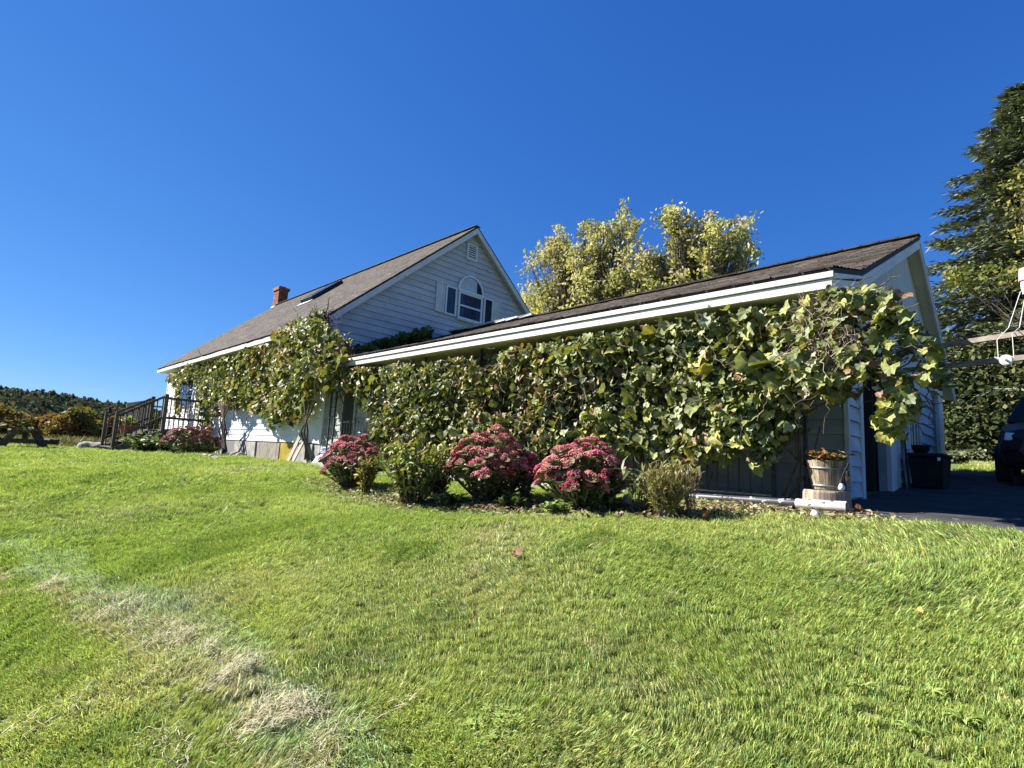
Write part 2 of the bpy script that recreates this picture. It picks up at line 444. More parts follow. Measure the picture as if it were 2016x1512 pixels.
while z < 8.95:
    def lim(zz):
        yl = max(YM, YE + (zz - ZE + .13) / SL); return yl, 2 * YR_ - yl
    a0, b0 = lim(z); a1, b1 = lim(z + ST - .004); b0, b1 = min(b0, 19.3), min(b1, 19.3)
    if a1 < b1:
        t = random.uniform(.93, 1.03)
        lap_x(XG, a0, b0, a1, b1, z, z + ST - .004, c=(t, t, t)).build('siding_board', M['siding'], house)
    z += ST
z = .14
while z < 3.75:
    t = random.uniform(.95, 1.03); s = random.uniform(-26, -20)
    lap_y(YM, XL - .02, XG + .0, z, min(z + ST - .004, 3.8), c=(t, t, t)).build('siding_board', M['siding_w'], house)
    z += ST
m = MB(); m.box(XG - .02, XG + .06, YM - .04, YM + .07, .12, 3.8); m.box(XG - .11, XG - .021, YM - .043, YM, .12, 3.8); m.build('corner_board', M['trim2'], house)
m = MB(); m.box(XL - .03, XL + .09, YM - .044, YM, .12, 3.8); m.build('corner_board', M['trim2'], house)
# foundation
m = MB(); m.box(XL, XG - .05, YM + .015, YM + .1, -1.0, .135); m.build('foundation', M['concrete'], house)
for (xa, xb, mm, pr) in ((-25.30, -24.25, M['farroof'], .03), (-24.2, -21.95, M['concrete'], .05), (-21.65, -19.65, M['greywood'], .06), (-19.6, -18.6, M['yellow'], .04), (-18.5, -17.1, M['concrete'], .05)):
    m = MB(); m.box(xa, xb, YM + .015 - pr, YM + .01, -.95, .10); m.build('foundation_panel', mm, house)
# roof
roof_m = MB()
XA, XB = -36.55, -16.28
def slab(m, x0, x1, pts, th):
    for (ya, za), (yb, zb) in zip(pts[:-1], pts[1:]):
        m.hexa([(x0, ya, za - th), (x1, ya, za - th), (x1, yb, zb - th), (x0, yb, zb - th), (x0, ya, za), (x1, ya, za), (x1, yb, zb), (x0, yb, zb)])
slab(roof_m, XA, XB, [(YE, ZE), (YR_, ZR), (YB, ZE)], .07)
roof = roof_m.build('roof', M['dark'], house)
def shingles(parent, mat, fn, x0, x1, v0, v1, tab=.33, ex=.2, lift=.014, var=.17, seed=1):
    """courses of tabs; fn(x, v) gives the roof point, v runs up the slope from the eave"""
    r = np.random.default_rng(seed); V = []; F = []; C = []
    nv = int((v1 - v0) / ex)
    for k in range(nv):
        va, vb = v0 + k * ex, v0 + (k + 1) * ex + .03
        x = x0 - r.uniform(0, tab)
        while x < x1:
            w = tab * r.uniform(.75, 1.25); xa, xb = max(x, x0), min(x + w - .008, x1); x += w
            if xb - xa < .02: continue
            va_ = va + r.uniform(-.012, .012); l = lift * r.uniform(.6, 1.3)
            pa, pb, pc, pd = fn(xa, va_), fn(xb, va_), fn(xb, min(vb, v1)), fn(xa, min(vb, v1))
            up = Vector((0, -.5, .85)) * 1
            i = len(V); e = np.array((0, -.004, l)); e2 = np.array((0, 0, .004))
            V += [pa, pb, pa + e, pb + e, pc + e2, pd + e2]; F += [(i, i + 1, i + 3, i + 2), (i + 2, i + 3, i + 4, i + 5)]
            g = 1 + r.normal() * var; g = max(.45, g); wm = r.normal() * .04
            C += [(g * (1 + wm), g, g * (1 - wm))] * 6
    o = ORG[parent.name]; V = np.array(V) - np.array(o)
    add('shingles', np_mesh('shingles', V, F, mat, np.array(C)), parent, 'stuff')
LEN = math.hypot(YR_ - YE, ZR - ZE)
shingles(roof, M['shingle'], lambda x, v: np.array((x, YE + (YR_ - YE) * v / LEN, ZE + .004 + (ZR - ZE) * v / LEN)), XA, XB, -.05, LEN + .02, seed=3)
m = MB(); m.bar((XA, YR_, ZR + .012), (XB, YR_, ZR + .012), .26, .03); m.build('ridge_cap', M['shingle'], roof)
# rake boards, eave boards, soffits
for (ya, za, yb, zb) in ((YE, ZE, YR_, ZR), (YB, ZE, YR_, ZR)):
    m = MB(); d = .075
    m.hexa([(XB - .02, ya, za - d - .24), (XB + .005, ya, za - d - .24), (XB + .005, yb, zb - d - .24), (XB - .02, yb, zb - d - .24),
            (XB - .02, ya, za - d), (XB + .005, ya, za - d), (XB + .005, yb, zb - d), (XB - .02, yb, zb - d)])
    m.build('rake_board', M['trim'], house)
    m = MB()
    m.hexa([(XG + .005, ya, za - .135), (XB - .021, ya, za - .135), (XB - .021, yb, zb - .135), (XG + .005, yb, zb - .135),
            (XG + .005, ya, za - .11), (XB - .021, ya, za - .11), (XB - .021, yb, zb - .11), (XG + .005, yb, zb - .11)])
    m.build('rake_soffit', M['soffit'], house)
m = MB(); m.box(XA, XB - .022, YE + .0, YE + .025, ZE - .245, ZE - .075); m.build('fascia', M['trim'], house)
m = MB(); m.box(XA + .1, XB - .05, YE + .027, YM - .045, ZE - .235, ZE - .20); m.build('soffit', M['soffit'], house)
m = MB(); m.prism([(XB - .021, YE, ZE - .24), (XB - .021, YM, ZE - .24), (XB - .021, YM, ZE + .22), (XB - .021, YE, ZE - .08)], (-.3, 0, 0)); m.build('eave_return', M['trim'], house)
# chimney
ch = MB(); ch.box(-37.05, -36.2, 13.68, 14.28, -.9, 10.30)
chim = ch.build('chimney', M['brick'], house)
m = MB()
for k in range(14):
    zz = 8.95 + k * .098
    for q in range(3):
        t = random.uniform(.7, 1.25); w = .85 / 3; x = -37.05 + w * q; m.box(x + .01, x + w - .012, 13.662, 13.682, zz, zz + .084, (t, t, t))
        t = random.uniform(.7, 1.25); w = .6 / 3; y = 13.68 + w * q; m.box(-36.202, -36.182, y + .01, y + w - .012, zz, zz + .084, (t, t, t))
m.build('bricks', M['brick'], chim, kind='stuff')
m = MB(); m.box(-37.12, -36.13, 13.60, 14.36, 10.31, 10.5); m.box(-36.85, -36.4, 13.75, 14.2, 10.501, 10.62); m.build('chimney_cap', M['brick'], chim)
m = MB(); m.box(-37.08, -36.5, 13.58, 13.66, 8.95, 9.22); m.build('flashing', M['white'], chim)
# skylight: raised dark kerb on the front slope
def rp(x, y, h): return (x, y - h * SL / math.hypot(1, SL), ZE + SL * (y - YE) + h / math.hypot(1, SL))
def slopebox(xa, xb, ya, yb, h0, h1):
    m = MB(); m.hexa([rp(xa, ya, h0), rp(xb, ya, h0), rp(xb, yb, h0), rp(xa, yb, h0), rp(xa, ya, h1), rp(xb, ya, h1), rp(xb, yb, h1), rp(xa, yb, h1)]); return m
sk = slopebox(-25.9, -24.7, 10.95, 12.4, .01, .2).build('skylight', M['dark'], roof)
slopebox(-25.8, -24.8, 11.05, 12.3, .201, .215).build('pane', M['glass'], sk)
slopebox(-26.0, -24.6, 10.7, 10.93, .02, .05).build('apron', M['foil'], sk)
# gable vent with its slats
vx = XG + .048
v = MB()
for (ya, yb, za, zb) in ((13.46, 14.0, 8.50, 8.56), (13.46, 14.0, 7.88, 7.94), (13.46, 13.52, 7.94, 8.5), (13.94, 14.0, 7.94, 8.5)):
    v.box(vx, vx + .05, ya, yb, za, zb)
vent = v.build('gable_vent', M['trim2'], house)
m = MB(); m.box(vx - .005, vx + .004, 13.5, 13.96, 7.92, 8.52); m.build('backing', M['dark'], vent)
for k in range(6):
    zz = 7.96 + k * .091; m = MB()
    m.hexa([(vx + .035, 13.52, zz), (vx + .035, 13.94, zz), (vx + .012, 13.94, zz + .045), (vx + .012, 13.52, zz + .045),
            (vx + .041, 13.52, zz + .012), (vx + .041, 13.94, zz + .012), (vx + .018, 13.94, zz + .057), (vx + .018, 13.52, zz + .057)])
    m.build('slat', M['trim2'], vent)
# gable windows
def win_frame(m, ya, yb, za, zb, w, x0, x1):
    m.box(x0, x1, ya, yb, za, za + w); m.box(x0, x1, ya, yb, zb - w, zb); m.box(x0, x1, ya, ya + w, za + w, zb - w); m.box(x0, x1, yb - w, yb, za + w, zb - w)
x0, x1 = XG + .047, XG + .11
for (ya, yb, cur) in ((12.53, 13.08, True), (14.52, 15.05, False)):
    m = MB(); win_frame(m, ya, yb, 5.38, 6.54, .07, x0, x1); w = m.build('window', M['trim2'], house)
    m = MB(); m.box(x0 - .001, x0 + .022, ya + .05, yb - .05, 5.43, 6.50); m.build('pane', M['glass'], w)
    m = MB()
    for q in range(4 if cur else 1):
        yq = ya + .11 + q * .1 if cur else yb - .2
        m.box(x0 + .0225, x0 + .0235, yq, yq + .035, 5.46, 6.46 if cur else 6.2)
    m.build('curtain', M['curtain'], w)
m = MB(); win_frame(m, 13.17, 14.44, 5.36, 6.47, .08, x0, x1); m.box(x0, x1 - .01, 13.25, 14.36, 5.88, 5.95)
m.box(x0, x1 + .03, 13.13, 14.48, 6.47, 6.56)
wc = m.build('window', M['trim2'], house)
m = MB(); m.box(x0 - .001, x0 + .022, 13.22, 14.40, 5.42, 6.44); m.build('pane', M['glass'], wc)
m = MB()
for (q, w_) in ((13.33, .07), (13.5, .14), (13.73, .12), (13.98, .08), (14.12, .16)): m.box(x0 + .0225, x0 + .0235, q, q + w_, 5.46, 6.42)
m.build('curtain', M['curtain'], wc)
m = MB(); m.box(x0, x1 + .05, 13.13, 14.48, 5.29, 5.355); m.build('sill', M['trim'], wc)
# arched light
yc, rad, zs = 13.8, .60, 6.56
m = MB(); n = 20
for k in range(n):
    t0, t1 = math.pi * k / n, math.pi * (k + 1) / n
    def P(r, t, x): return (x, yc - r * math.cos(t), zs + r * math.sin(t))
    m.hexa([P(rad, t0, x0), P(rad + .075, t0, x0), P(rad + .075, t1, x0), P(rad, t1, x0), P(rad, t0, x1), P(rad + .075, t0, x1), P(rad + .075, t1, x1), P(rad, t1, x1)])
wa = m.build('arched_window', M['trim2'], house)
m = MB(); m.prism([(x0, yc - rad * math.cos(math.pi * k / n), zs + rad * math.sin(math.pi * k / n)) for k in range(n + 1)], (.02, 0, 0)); m.build('pane', M['glass'], wa)
m = MB(); m.prism([(x0 + .021, yc - (rad - .02) * math.cos(math.pi * k / n * .68), zs + (rad - .02) * math.sin(math.pi * k / n * .68)) for k in range(n + 1)] + [(x0 + .021, yc - (rad - .02) * math.cos(math.pi * .68), zs + .01)], (.003, 0, 0)); m.build('paper_shade', M['shade'], wa)
# shutters: frame with two sunk panels
for (ya, yb) in ((12.08, 12.50), (15.08, 15.46)):
    m = MB(); win_frame(m, ya, yb, 5.40, 6.60, .06, XG + .046, XG + .095); m.box(XG + .046, XG + .09, ya + .06, yb - .06, 5.95, 6.01)
    s_ = m.build('shutter', M['trim'], house)
    for (za, zb) in ((5.46, 5.95), (6.01, 6.54)):
        m = MB(); m.box(XG + .046, XG + .07, ya + .061, yb - .061, za + .001, zb - .001); m.build('panel', M['trim'], s_)
# front wall windows and door
def front_window(xa, xb, za, zb, par=house, y=YM, name='window'):
    m = MB()
    ya, yb = y - .09, y - .025; w = .1
    m.box(xa, xb, ya, yb, za, za + w); m.box(xa, xb, ya, yb, zb - w, zb); m.box(xa, xa + w, ya, yb, za + w, zb - w); m.box(xb - w, xb, ya, yb, za + w, zb - w)
    m.box(xa + w, xb - w, ya + .02, yb, (za + zb) / 2 - .03, (za + zb) / 2 + .03)
    o = m.build(name, M['trim2'], par)
    m = MB(); m.box(xa + w - .01, xb - w + .01, y - .06, y - .03, za + w - .01, zb - w + .01); m.build('pane', M['glass'], o)
    return o
front_window(-34.3, -30.9, 1.75, 3.45)
front_window(-26.2, -23.9, 1.45, 3.0)
m = MB(); dx = -28.6
m.box(dx - .6, dx - .5, YM - .08, YM - .03, .47, 2.7); m.box(dx + .5, dx + .6, YM - .08, YM - .03, .47, 2.7); m.box(dx - .6, dx + .6, YM - .08, YM - .03, 2.7, 2.82)
dr = m.build('door', M['trim2'], house)
m = MB(); m.box(dx - .5, dx + .5, YM - .055, YM - .03, .47, 2.7); m.build('door_leaf', M['siding'], dr)
m = MB(); m.tube([(dx - .42, YM - .05, 1.45), (dx - .42, YM - .11, 1.45), (dx - .34, YM - .11, 1.45)], .015, 6); m.build('handle', M['steel'], dr)
m = MB(); m.box(-28.25, -28.10, YM - .17, YM - .05, -.4, 3.75); m.build('downspout', M['trim2'], house)

# ================================================================== GARAGE WING
XC = -1.946                          # end wall plane
XO = -1.70                           # outer edge of the roof
PY, PZ = 6.70, 2.33                  # porch eave
BY, BZ = 8.00, 2.66                  # where the pitch changes
GY, GZ = 12.72, 4.72                 # ridge
KY, KZ = 16.75, 2.10                 # rear eave
def sag(x): return -float(np.interp(x, [-16.6, -10, -5, -1.7], [.15, .11, .06, 0]))
garage = thing('garage_wing', 'low white garage wing with long porch eave and weathered brown roof', 'garage', (-6, 11, -.3))
# shell walls
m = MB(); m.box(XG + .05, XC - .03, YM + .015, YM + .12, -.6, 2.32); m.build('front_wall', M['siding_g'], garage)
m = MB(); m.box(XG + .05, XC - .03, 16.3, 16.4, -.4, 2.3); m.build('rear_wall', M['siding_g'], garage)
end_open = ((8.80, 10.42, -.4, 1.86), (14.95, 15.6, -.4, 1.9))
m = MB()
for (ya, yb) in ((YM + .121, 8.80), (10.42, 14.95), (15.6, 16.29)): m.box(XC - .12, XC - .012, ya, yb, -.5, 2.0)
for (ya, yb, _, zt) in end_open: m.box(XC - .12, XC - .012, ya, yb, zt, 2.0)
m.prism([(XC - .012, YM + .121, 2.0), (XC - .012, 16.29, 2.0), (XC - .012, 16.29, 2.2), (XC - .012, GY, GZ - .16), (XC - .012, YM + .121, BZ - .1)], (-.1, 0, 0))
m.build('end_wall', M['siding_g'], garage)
# lap boards on the porch wall and on the end wall
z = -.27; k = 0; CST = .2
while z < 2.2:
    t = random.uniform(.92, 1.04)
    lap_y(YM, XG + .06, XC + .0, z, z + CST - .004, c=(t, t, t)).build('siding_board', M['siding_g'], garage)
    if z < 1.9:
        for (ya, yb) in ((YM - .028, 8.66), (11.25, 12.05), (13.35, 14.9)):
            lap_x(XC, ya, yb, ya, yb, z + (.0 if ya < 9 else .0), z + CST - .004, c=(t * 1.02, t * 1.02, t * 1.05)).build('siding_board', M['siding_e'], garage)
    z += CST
# grooved plywood gable: one piece per groove spacing
y = YM; 
def gtop(y): return (BZ + (GZ - BZ) * (y - BY) / (GY - BY) if y < GY else GZ + (KZ - GZ) * (y - GY) / (KY - GY)) - .15
while y < 16.3:
    y2 = min(y + .30, 16.38); ys = [y, y2 - .012]
    if ys[0] < GY < ys[1]: ys = [y, GY, y2 - .012]
    m = MB(); m.prism([(XC + .012, ys[0], 1.96), (XC + .012, ys[-1], 1.96)] + [(XC + .012, q, gtop(q)) for q in reversed(ys)], (-.022, 0, 0))
    m.build('plywood_panel', M['plywood'], garage); y = y2
# trims of the end wall
def trim(name, ya, yb, za, zb, pr=.05, mat=None, par=garage):
    m = MB(); m.box(XC - .01, XC + pr, ya, yb, za, zb); return m.build(name, mat or M['trim'], par, bevel=.004)
trim('door_casing', 8.67, 8.80, -.30, 1.9); trim('door_casing', 10.42, 10.75, -.25, 1.9, .06); trim('wall_panel', 10.76, 11.24, -.25, 1.9, .035)
trim('door_casing', 8.67, 11.24, 1.90, 1.955, .07)
trim('window_casing', 12.06, 12.16, .35, 1.75); trim('window_casing', 13.24, 13.34, .35, 1.75); trim('window_casing', 12.06, 13.34, 1.751, 1.85); trim('window_casing', 12.06, 13.34, .25, .349, .08)
m = MB(); m.box(XC - .005, XC + .02, 12.16, 13.24, .35, 1.75); m.build('pane', M['glass'], garage)
for q in (12.4, 12.7, 13.0): trim('window_bar', q, q + .035, .35, 1.75, .035)
trim('door_casing', 15.6, 15.95, -.2, 1.95, .06); trim('corner_board', 15.96, 16.4, -.2, 1.95, .045); trim('door_casing', 14.90, 15.95, 1.952, 2.06, .10)
trim('corner_board', YM - .045, YM + .03, -.28, 1.9, .047, M['siding_e'])
# open door leaf inside the doorway, coloured near black to stand in for the shade there
m = MB(); m.box(XC - 1.0, XC - .15, 10.30, 10.36, -.2, 1.8); m.build('door_leaf', M['dark'], garage)
# the roof
rpts = [(PY, PZ), (BY, BZ), (GY, GZ), (KY, KZ)]
m = MB(); xs = list(np.linspace(XG + .06, XO, 14))
for xa, xb in zip(xs[:-1], xs[1:]):
    for j in range(3):
        (ya, za), (yb, zb) = rpts[j], rpts[j + 1]
        f = [0, 0, 1, 0] ; sa = [f[j] * sag(xa), f[j + 1] * sag(xa)]; sb = [f[j] * sag(xb), f[j + 1] * sag(xb)]
        m.hexa([(xa, ya, za - .06 + sa[0]), (xb, ya, za - .06 + sb[0]), (xb, yb, zb - .06 + sb[1]), (xa, yb, zb - .06 + sa[1]),
                (xa, ya, za + sa[0]), (xb, ya, za + sb[0]), (xb, yb, zb + sb[1]), (xa, yb, zb + sa[1])])
groof = m.build('roof', M['dark'], garage)
L1 = math.hypot(BY - PY, BZ - PZ); L2 = math.hypot(GY - BY, GZ - BZ)
def gfn(x, v):
    if v < L1: t = v / L1; return np.array((x, PY + (BY - PY) * t, PZ + (BZ - PZ) * t + .004))
    t = (v - L1) / L2; return np.array((x, BY + (GY - BY) * t, BZ + (GZ - BZ + sag(x)) * t + .004))
shingles(groof, M['shingle_g'], gfn, XG + .08, XO + .015, -.03, L1 + L2 + .02, tab=.3, ex=.16, lift=.02, var=.22, seed=8)
m = MB()
for k in range(45):
    xa = XG + .4 + k * .322
    m.bar((xa, GY, GZ + .03 + sag(xa)), (xa + .34, GY, GZ + .036 + sag(xa + .34)), .24, .03, c=[(random.uniform(.7, 1.2),) * 3][0])
m.build('ridge_caps', M['shingle_g'], groof, kind='stuff')
for k in range(7):                                                   # crumpled metal pieces over the ridge near the house
    xa = -16.2 + k * .62; m = MB()
    m.bar((xa, GY - .06, GZ + .06 + sag(xa)), (xa + .6, GY - .06, GZ + .075 + sag(xa)), .3, .07, c=None); m.build('flashing', M['foil'], groof, jit=.02)
# eave boards of the porch
m = MB(); m.box(XG + .1, XO + .02, PY - .055, PY - .02, 2.205, 2.275); m.build('fascia', M['trim'], garage, bevel=.004)
m = MB(); m.box(XG + .1, XO - .0, PY - .030, PY + .005, 2.085, 2.197); m.build('fascia', M['trim'], garage, bevel=.004)
for k, (d0, d1, pr) in enumerate(((.075, .14, .03), (.147, .25, .012))):
    m = MB()
    m.hexa([(XO - .03, PY - .015, PZ - d1), (XO + pr, PY - .015, PZ - d1), (XO + pr, BY, BZ - d1 + .03), (XO - .03, BY, BZ - d1 + .03),
            (XO - .03, PY - .015, PZ - d0), (XO + pr, PY - .015, PZ - d0), (XO + pr, BY, BZ - d0), (XO - .03, BY, BZ - d0)])
    m.build('eave_return', M['trim'], garage)
m = MB(); m.hexa([(XG + .1, PY + .01, 2.09), (XO - .035, PY + .01, 2.09), (XO - .035, YM - .03, 2.16), (XG + .1, YM - .03, 2.16),
                  (XG + .1, PY + .01, 2.115), (XO - .035, PY + .01, 2.115), (XO - .035, YM - .03, 2.185), (XG + .1, YM - .03, 2.185)])
m.build('soffit', M['soffit'], garage)
for (ya, za, yb, zb) in ((BY + .02, BZ, GY, GZ), (KY, KZ, GY, GZ)):
    for (d0, d1, pr) in ((.065, .13, .012), (.131, .24, .0)):
        m = MB()
        m.hexa([(XO - .03, ya, za - d1), (XO + pr, ya, za - d1), (XO + pr, yb, zb - d1), (XO - .03, yb, zb - d1),
                (XO - .03, ya, za - d0), (XO + pr, ya, za - d0), (XO + pr, yb, zb - d0), (XO - .03, yb, zb - d0)])
        m.build('rake_board', M['trim'], garage)
    m = MB()
    m.hexa([(XC + .015, ya, za - .15), (XO - .031, ya, za - .15), (XO - .031, yb, zb - .15), (XC + .015, yb, zb - .15),
            (XC + .015, ya, za - .12), (XO - .031, ya, za - .12), (XO - .031, yb, zb - .12), (XC + .015, yb, zb - .12)])
    m.build('rake_soffit', M['soffit'], garage)
# short drip spout under the fascia
m = MB(); p = atY(1388, 597, PY - .05); m.tube([p, (p[0] + .05, p[1] - .02, p[2] - .06)], .014, 6); m.build('drip_spout', M['white'], garage)
# porch floor
m = MB(); m.box(-14.3, -2.2, 6.75, YM - .04, -.75, -.385)
tag(m.build('porch_floor', M['concrete'], bevel=.02), 'concrete porch floor under the long eave', None, None, 'structure')
# dark door in the shaded porch wall
pa, pb = atY(680, 800, YM)[0], atY(701, 800, YM)[0]
m = MB(); m.box(pa, pb, YM - .06, YM - .03, -.29, 1.95); d_ = m.build('door', M['dark'], garage)
m = MB(); m.box(pa - .09, pa, YM - .07, YM - .03, -.29, 2.02); m.box(pb, pb + .09, YM - .07, YM - .03, -.29, 2.02); m.build('door_casing', M['siding_g'], d_)

# ================================================================== DECK WITH STAIRS
deck = thing('wooden_deck', 'weathered wooden deck with railed steps at the far end of the house', 'deck', (-30, 7, -.6))
DX0, DX1, DY0, DZ = -35.8, -27.8, 6.2, .45
def wcol():
    t = random.uniform(.7, 1.25); return (t, t * random.uniform(.95, 1.02), t * random.uniform(.9, 1.02))
y = DY0
while y < YM - .1:
    m = MB(); m.box(DX0, DX1 + .05, y, y + .14, DZ - .04, DZ, wcol()); m.build('deck_board', M['deckwood'], deck); y += .15
m = MB(); m.box(DX1 + .0, DX1 + .045, DY0 - .0, YM - .05, DZ - .28, DZ - .045, wcol()); m.build('rim_joist', M['deckwood'], deck)
m = MB(); m.box(DX0, DX1 - .005, DY0 - .045, DY0 - .005, DZ - .28, DZ - .045, wcol()); m.build('rim_joist', M['deckwood'], deck)
def post(x, y, z0, z1, w=.11):
    m = MB(); m.box(x - w / 2, x + w / 2, y - w / 2, y + w / 2, z0, z1, wcol()); m.build('post', M['deckwood'], deck, bevel=.006)
SX0, SX1, SY0, SZ0 = -30.25, -27.8, 4.50, -.62
RT = 1.42
for (x, y) in ((SX1, DY0), (SX0, DY0)): post(x, y, -.8, DZ + RT + .12, .15)
for (x, y) in ((SX1, SY0), (SX0, SY0)): post(x, y, -.85, SZ0 + RT + .28, .11)
post(SX1, YM - .12, -.7, DZ + RT, .1); post(DX0, DY0, -.8, DZ + RT, .11)
for (x, y) in ((SX1, 7.2), (-33, DY0)): post(x, y, -.8, DZ - .05, .12)
def rail(p, q, w=.045, h=.10):
    m = MB(); m.bar(p, q, w, h, c=wcol()); m.build('rail', M['deckwood'], deck)
def balus(x, y, z0, z1):
    m = MB(); m.box(x - .022, x + .022, y - .022, y + .022, z0, z1, wcol()); m.build('baluster', M['deckwood'], deck)
rail((SX1, DY0 + .08, DZ + RT - .06), (SX1, YM - .05, DZ + RT - .06)); rail((SX1, DY0 + .08, DZ + .5), (SX1, YM - .05, DZ + .5))
for k in range(9): balus(SX1 + .05, DY0 + .19 + k * .192, DZ + .002, DZ + RT - .0)
for x in (SX0, SX1):
    s = .05 if x == SX1 else -.05
    rail((x, SY0 + .06, SZ0 + RT + .1), (x, DY0 - .08, DZ + RT)); rail((x, SY0 + .06, SZ0 + .55), (x, DY0 - .08, DZ + .52))
    for k in range(8):
        t = (k + .6) / 8.2; yy = SY0 + (DY0 - SY0) * t; zz = SZ0 + (DZ - SZ0) * t
        balus(x + s, yy, zz + .15, zz + RT + .1)
    m = MB(); m.bar((x, SY0 - .05, SZ0 + .02), (x, DY0, DZ - .18), .05, .26, c=wcol()); m.build('stringer', M['deckwood'], deck)
for x in (DX0,):
    rail((x, DY0, DZ + RT - .06), (x, YM - .05, DZ + RT - .06))
rail((DX0, DY0, DZ + RT - .06), (SX0, DY0, DZ + RT - .06)); rail((DX0, DY0, DZ + .3), (SX0, DY0, DZ + .3))
for k in range(22): balus(DX0 + .2 + k * .24, DY0 - .05, DZ + .25, DZ + RT - .02)
for k in range(4):
    t = k / 4; yy = SY0 - .06 + (DY0 - SY0) * t; zz = SZ0 + .17 + (DZ - SZ0) * t
    m = MB(); m.box(SX0 + .03, SX1 - .03, yy, yy + .32, zz, zz + .05, wcol()); m.build('tread', M['deckwood'], deck)

# ================================================================== LEAVES AND VINES
def leaf_shape(seed):
    """lobed grape leaf of unit size, stalk at the origin, tip along +Y, cupped along the midrib"""
    r = np.random.default_rng(seed)
    ang = [0, 16, 32, 48, 66, 84, 102, 120, 140, 158]
    rad = [1.0, .88, .80, .92, .79, .72, .80, .66, .55, .26]
    rib = [1, .2, 0, 1, .1, 0, .9, .1, .2, 0]
    pts = []
    for s in (1, -1):
        row = []
        for a, q, b in zip(ang, rad, rib):
            if s == -1 and a == 0: continue
            q2 = q * r.uniform(.9, 1.1); t = math.radians(a)
            row.append((s * q2 * math.sin(t), .12 + q2 * math.cos(t), b))
        pts.append(row)
    ring = pts[0] + pts[1][::-1]
    fold = r.uniform(.05, .75); curl = r.uniform(-.2, .55); tw = r.uniform(-.35, .35)
    V = [(0, .1, 0)] + [(x, y, 0) for x, y, _ in ring]
    rb = np.array([1] + [b for *_, b in ring])
    mid = [(x * .55, .1 + (y - .1) * .55, 0) for x, y, _ in ring]
    V = np.array(V + mid); rb = np.concatenate([rb, rb[1:]])
    V[:, 2] = fold * np.abs(V[:, 0]) - curl * V[:, 1] ** 2 + tw * V[:, 0] * V[:, 1] + r.uniform(-.05, .05, len(V)) - .12 * rb * (np.hypot(V[:, 0], V[:, 1]))*.5
    n = len(ring); F = []
    for k in range(n):
        a, b = 1 + k, 1 + (k + 1) % n; c, d = 1 + n + k, 1 + n + (k + 1) % n
        F += [(0, c, d), (c, a, b), (c, b, d)]
    return V, np.array(F), rb
SHAPES = [leaf_shape(k) for k in range(14)]
VPAL = [((.10, .12, .035), 18), ((.155, .175, .055), 24), ((.22, .235, .085), 20), ((.25, .275, .16), 18), ((.065, .08, .028), 8), ((.36, .33, .09), 6), ((.26, .16, .075), 6), ((.15, .09, .055), 6), ((.33, .27, .17), 8)]
VC = np.array([c for c, _ in VPAL]) * 1.14; VW = np.array([w for _, w in VPAL], float); VW /= VW.sum()
def leaf_col(rb, c, r):
    k = .82 + .42 * rb[:, None] + r.uniform(-.06, .06, (len(rb), 1)); return np.clip(c * k, 0, 1)
def basis(nrm, tip):
    n = nrm / np.linalg.norm(nrm); t = tip - n * (tip @ n); t /= max(np.linalg.norm(t), 1e-6); s = np.cross(t, n)
    return np.stack([s, t, n], 1)
def inside(poly, x, z):
    poly = np.asarray(poly); c = False; j = len(poly) - 1
    for i in range(len(poly)):
        if (poly[i, 1] > z) != (poly[j, 1] > z) and x < (poly[j, 0] - poly[i, 0]) * (z - poly[i, 1]) / (poly[j, 1] - poly[i, 1] + 1e-9) + poly[i, 0]: c = not c
        j = i
    return c
def inside_np(poly, x, z):
    c = np.zeros(len(x), bool); j = len(poly) - 1
    for i in range(len(poly)):
        cond = ((poly[i, 1] > z) != (poly[j, 1] > z)) & (x < (poly[j, 0] - poly[i, 0]) * (z - poly[i, 1]) / (poly[j, 1] - poly[i, 1] + 1e-9) + poly[i, 0]); c ^= cond; j = i
    return c
def scatter(polys, r, dens, size, gap=.3, gs=2.2, face=(-.22, -.80, .62), spread=.68, seed=0):
    """leaf placements inside outlines (each outline: list of pixels, plane Y, depth of the mass)"""
    out = []
    for (pix, Y, dep, dn) in polys:
        W = np.array([[q[0], q[2]] for q in (atY(a, b_, Y) for a, b_ in pix)])
        lo, hi = W.min(0), W.max(0); n = int((hi[0] - lo[0]) * (hi[1] - lo[1]) * dens * dn)
        x = r.uniform(lo[0], hi[0], n); zz = r.uniform(lo[1], hi[1], n); k = inside_np(W, x, zz) & (fbm(x * gs, zz * gs, seed + 4, 2) > gap * r.uniform(.5, 1.4, n)); x, zz = x[k], zz[k]; n = len(x)
        bul = (fbm(x * 1.1, zz * 1.4, seed + 9, 2) - .5) * .35; dd = r.beta(1.3, 2.2, n) * dep
        dryn = fbm(x * .9, zz * 1.2, seed + 21, 2)
        for i in range(n):
            p = np.array((x[i], Y - dep * .5 + dd[i] + bul[i], zz[i]))
            nrm = np.array(face) + r.normal(size=3) * spread
            tip = np.array((r.normal() * .6, -.25 + r.normal() * .3, -1.0))
            s = size * r.choice([.5, .7, .9, 1.1, 1.4], p=[.22, .28, .25, .16, .09])
            w = VW.copy(); w[5:] *= (.35 if dryn[i] < .5 else 2.0); w /= w.sum()
            out.append((p, basis(nrm, tip), s, r.integers(len(SHAPES)), VC[r.choice(len(VC), p=w)] * r.uniform(.8, 1.2)))
    return out
def leaves_mesh(parent, name, pl, mat, r):
    V = []; F = []; C = []; off = 0; o = np.array(ORG[parent.name])
    for p, B, s, k, c in pl:
        sv, sf, rb = SHAPES[k]; V.append((sv * s) @ B.T + p - o); F.append(sf + off); C.append(leaf_col(rb, c, r)); off += len(sv)
    return add(name, np_mesh(name, np.concatenate(V), np.concatenate(F), mat, np.concatenate(C), smooth=True), parent, 'stuff')
LEAFMESH = []
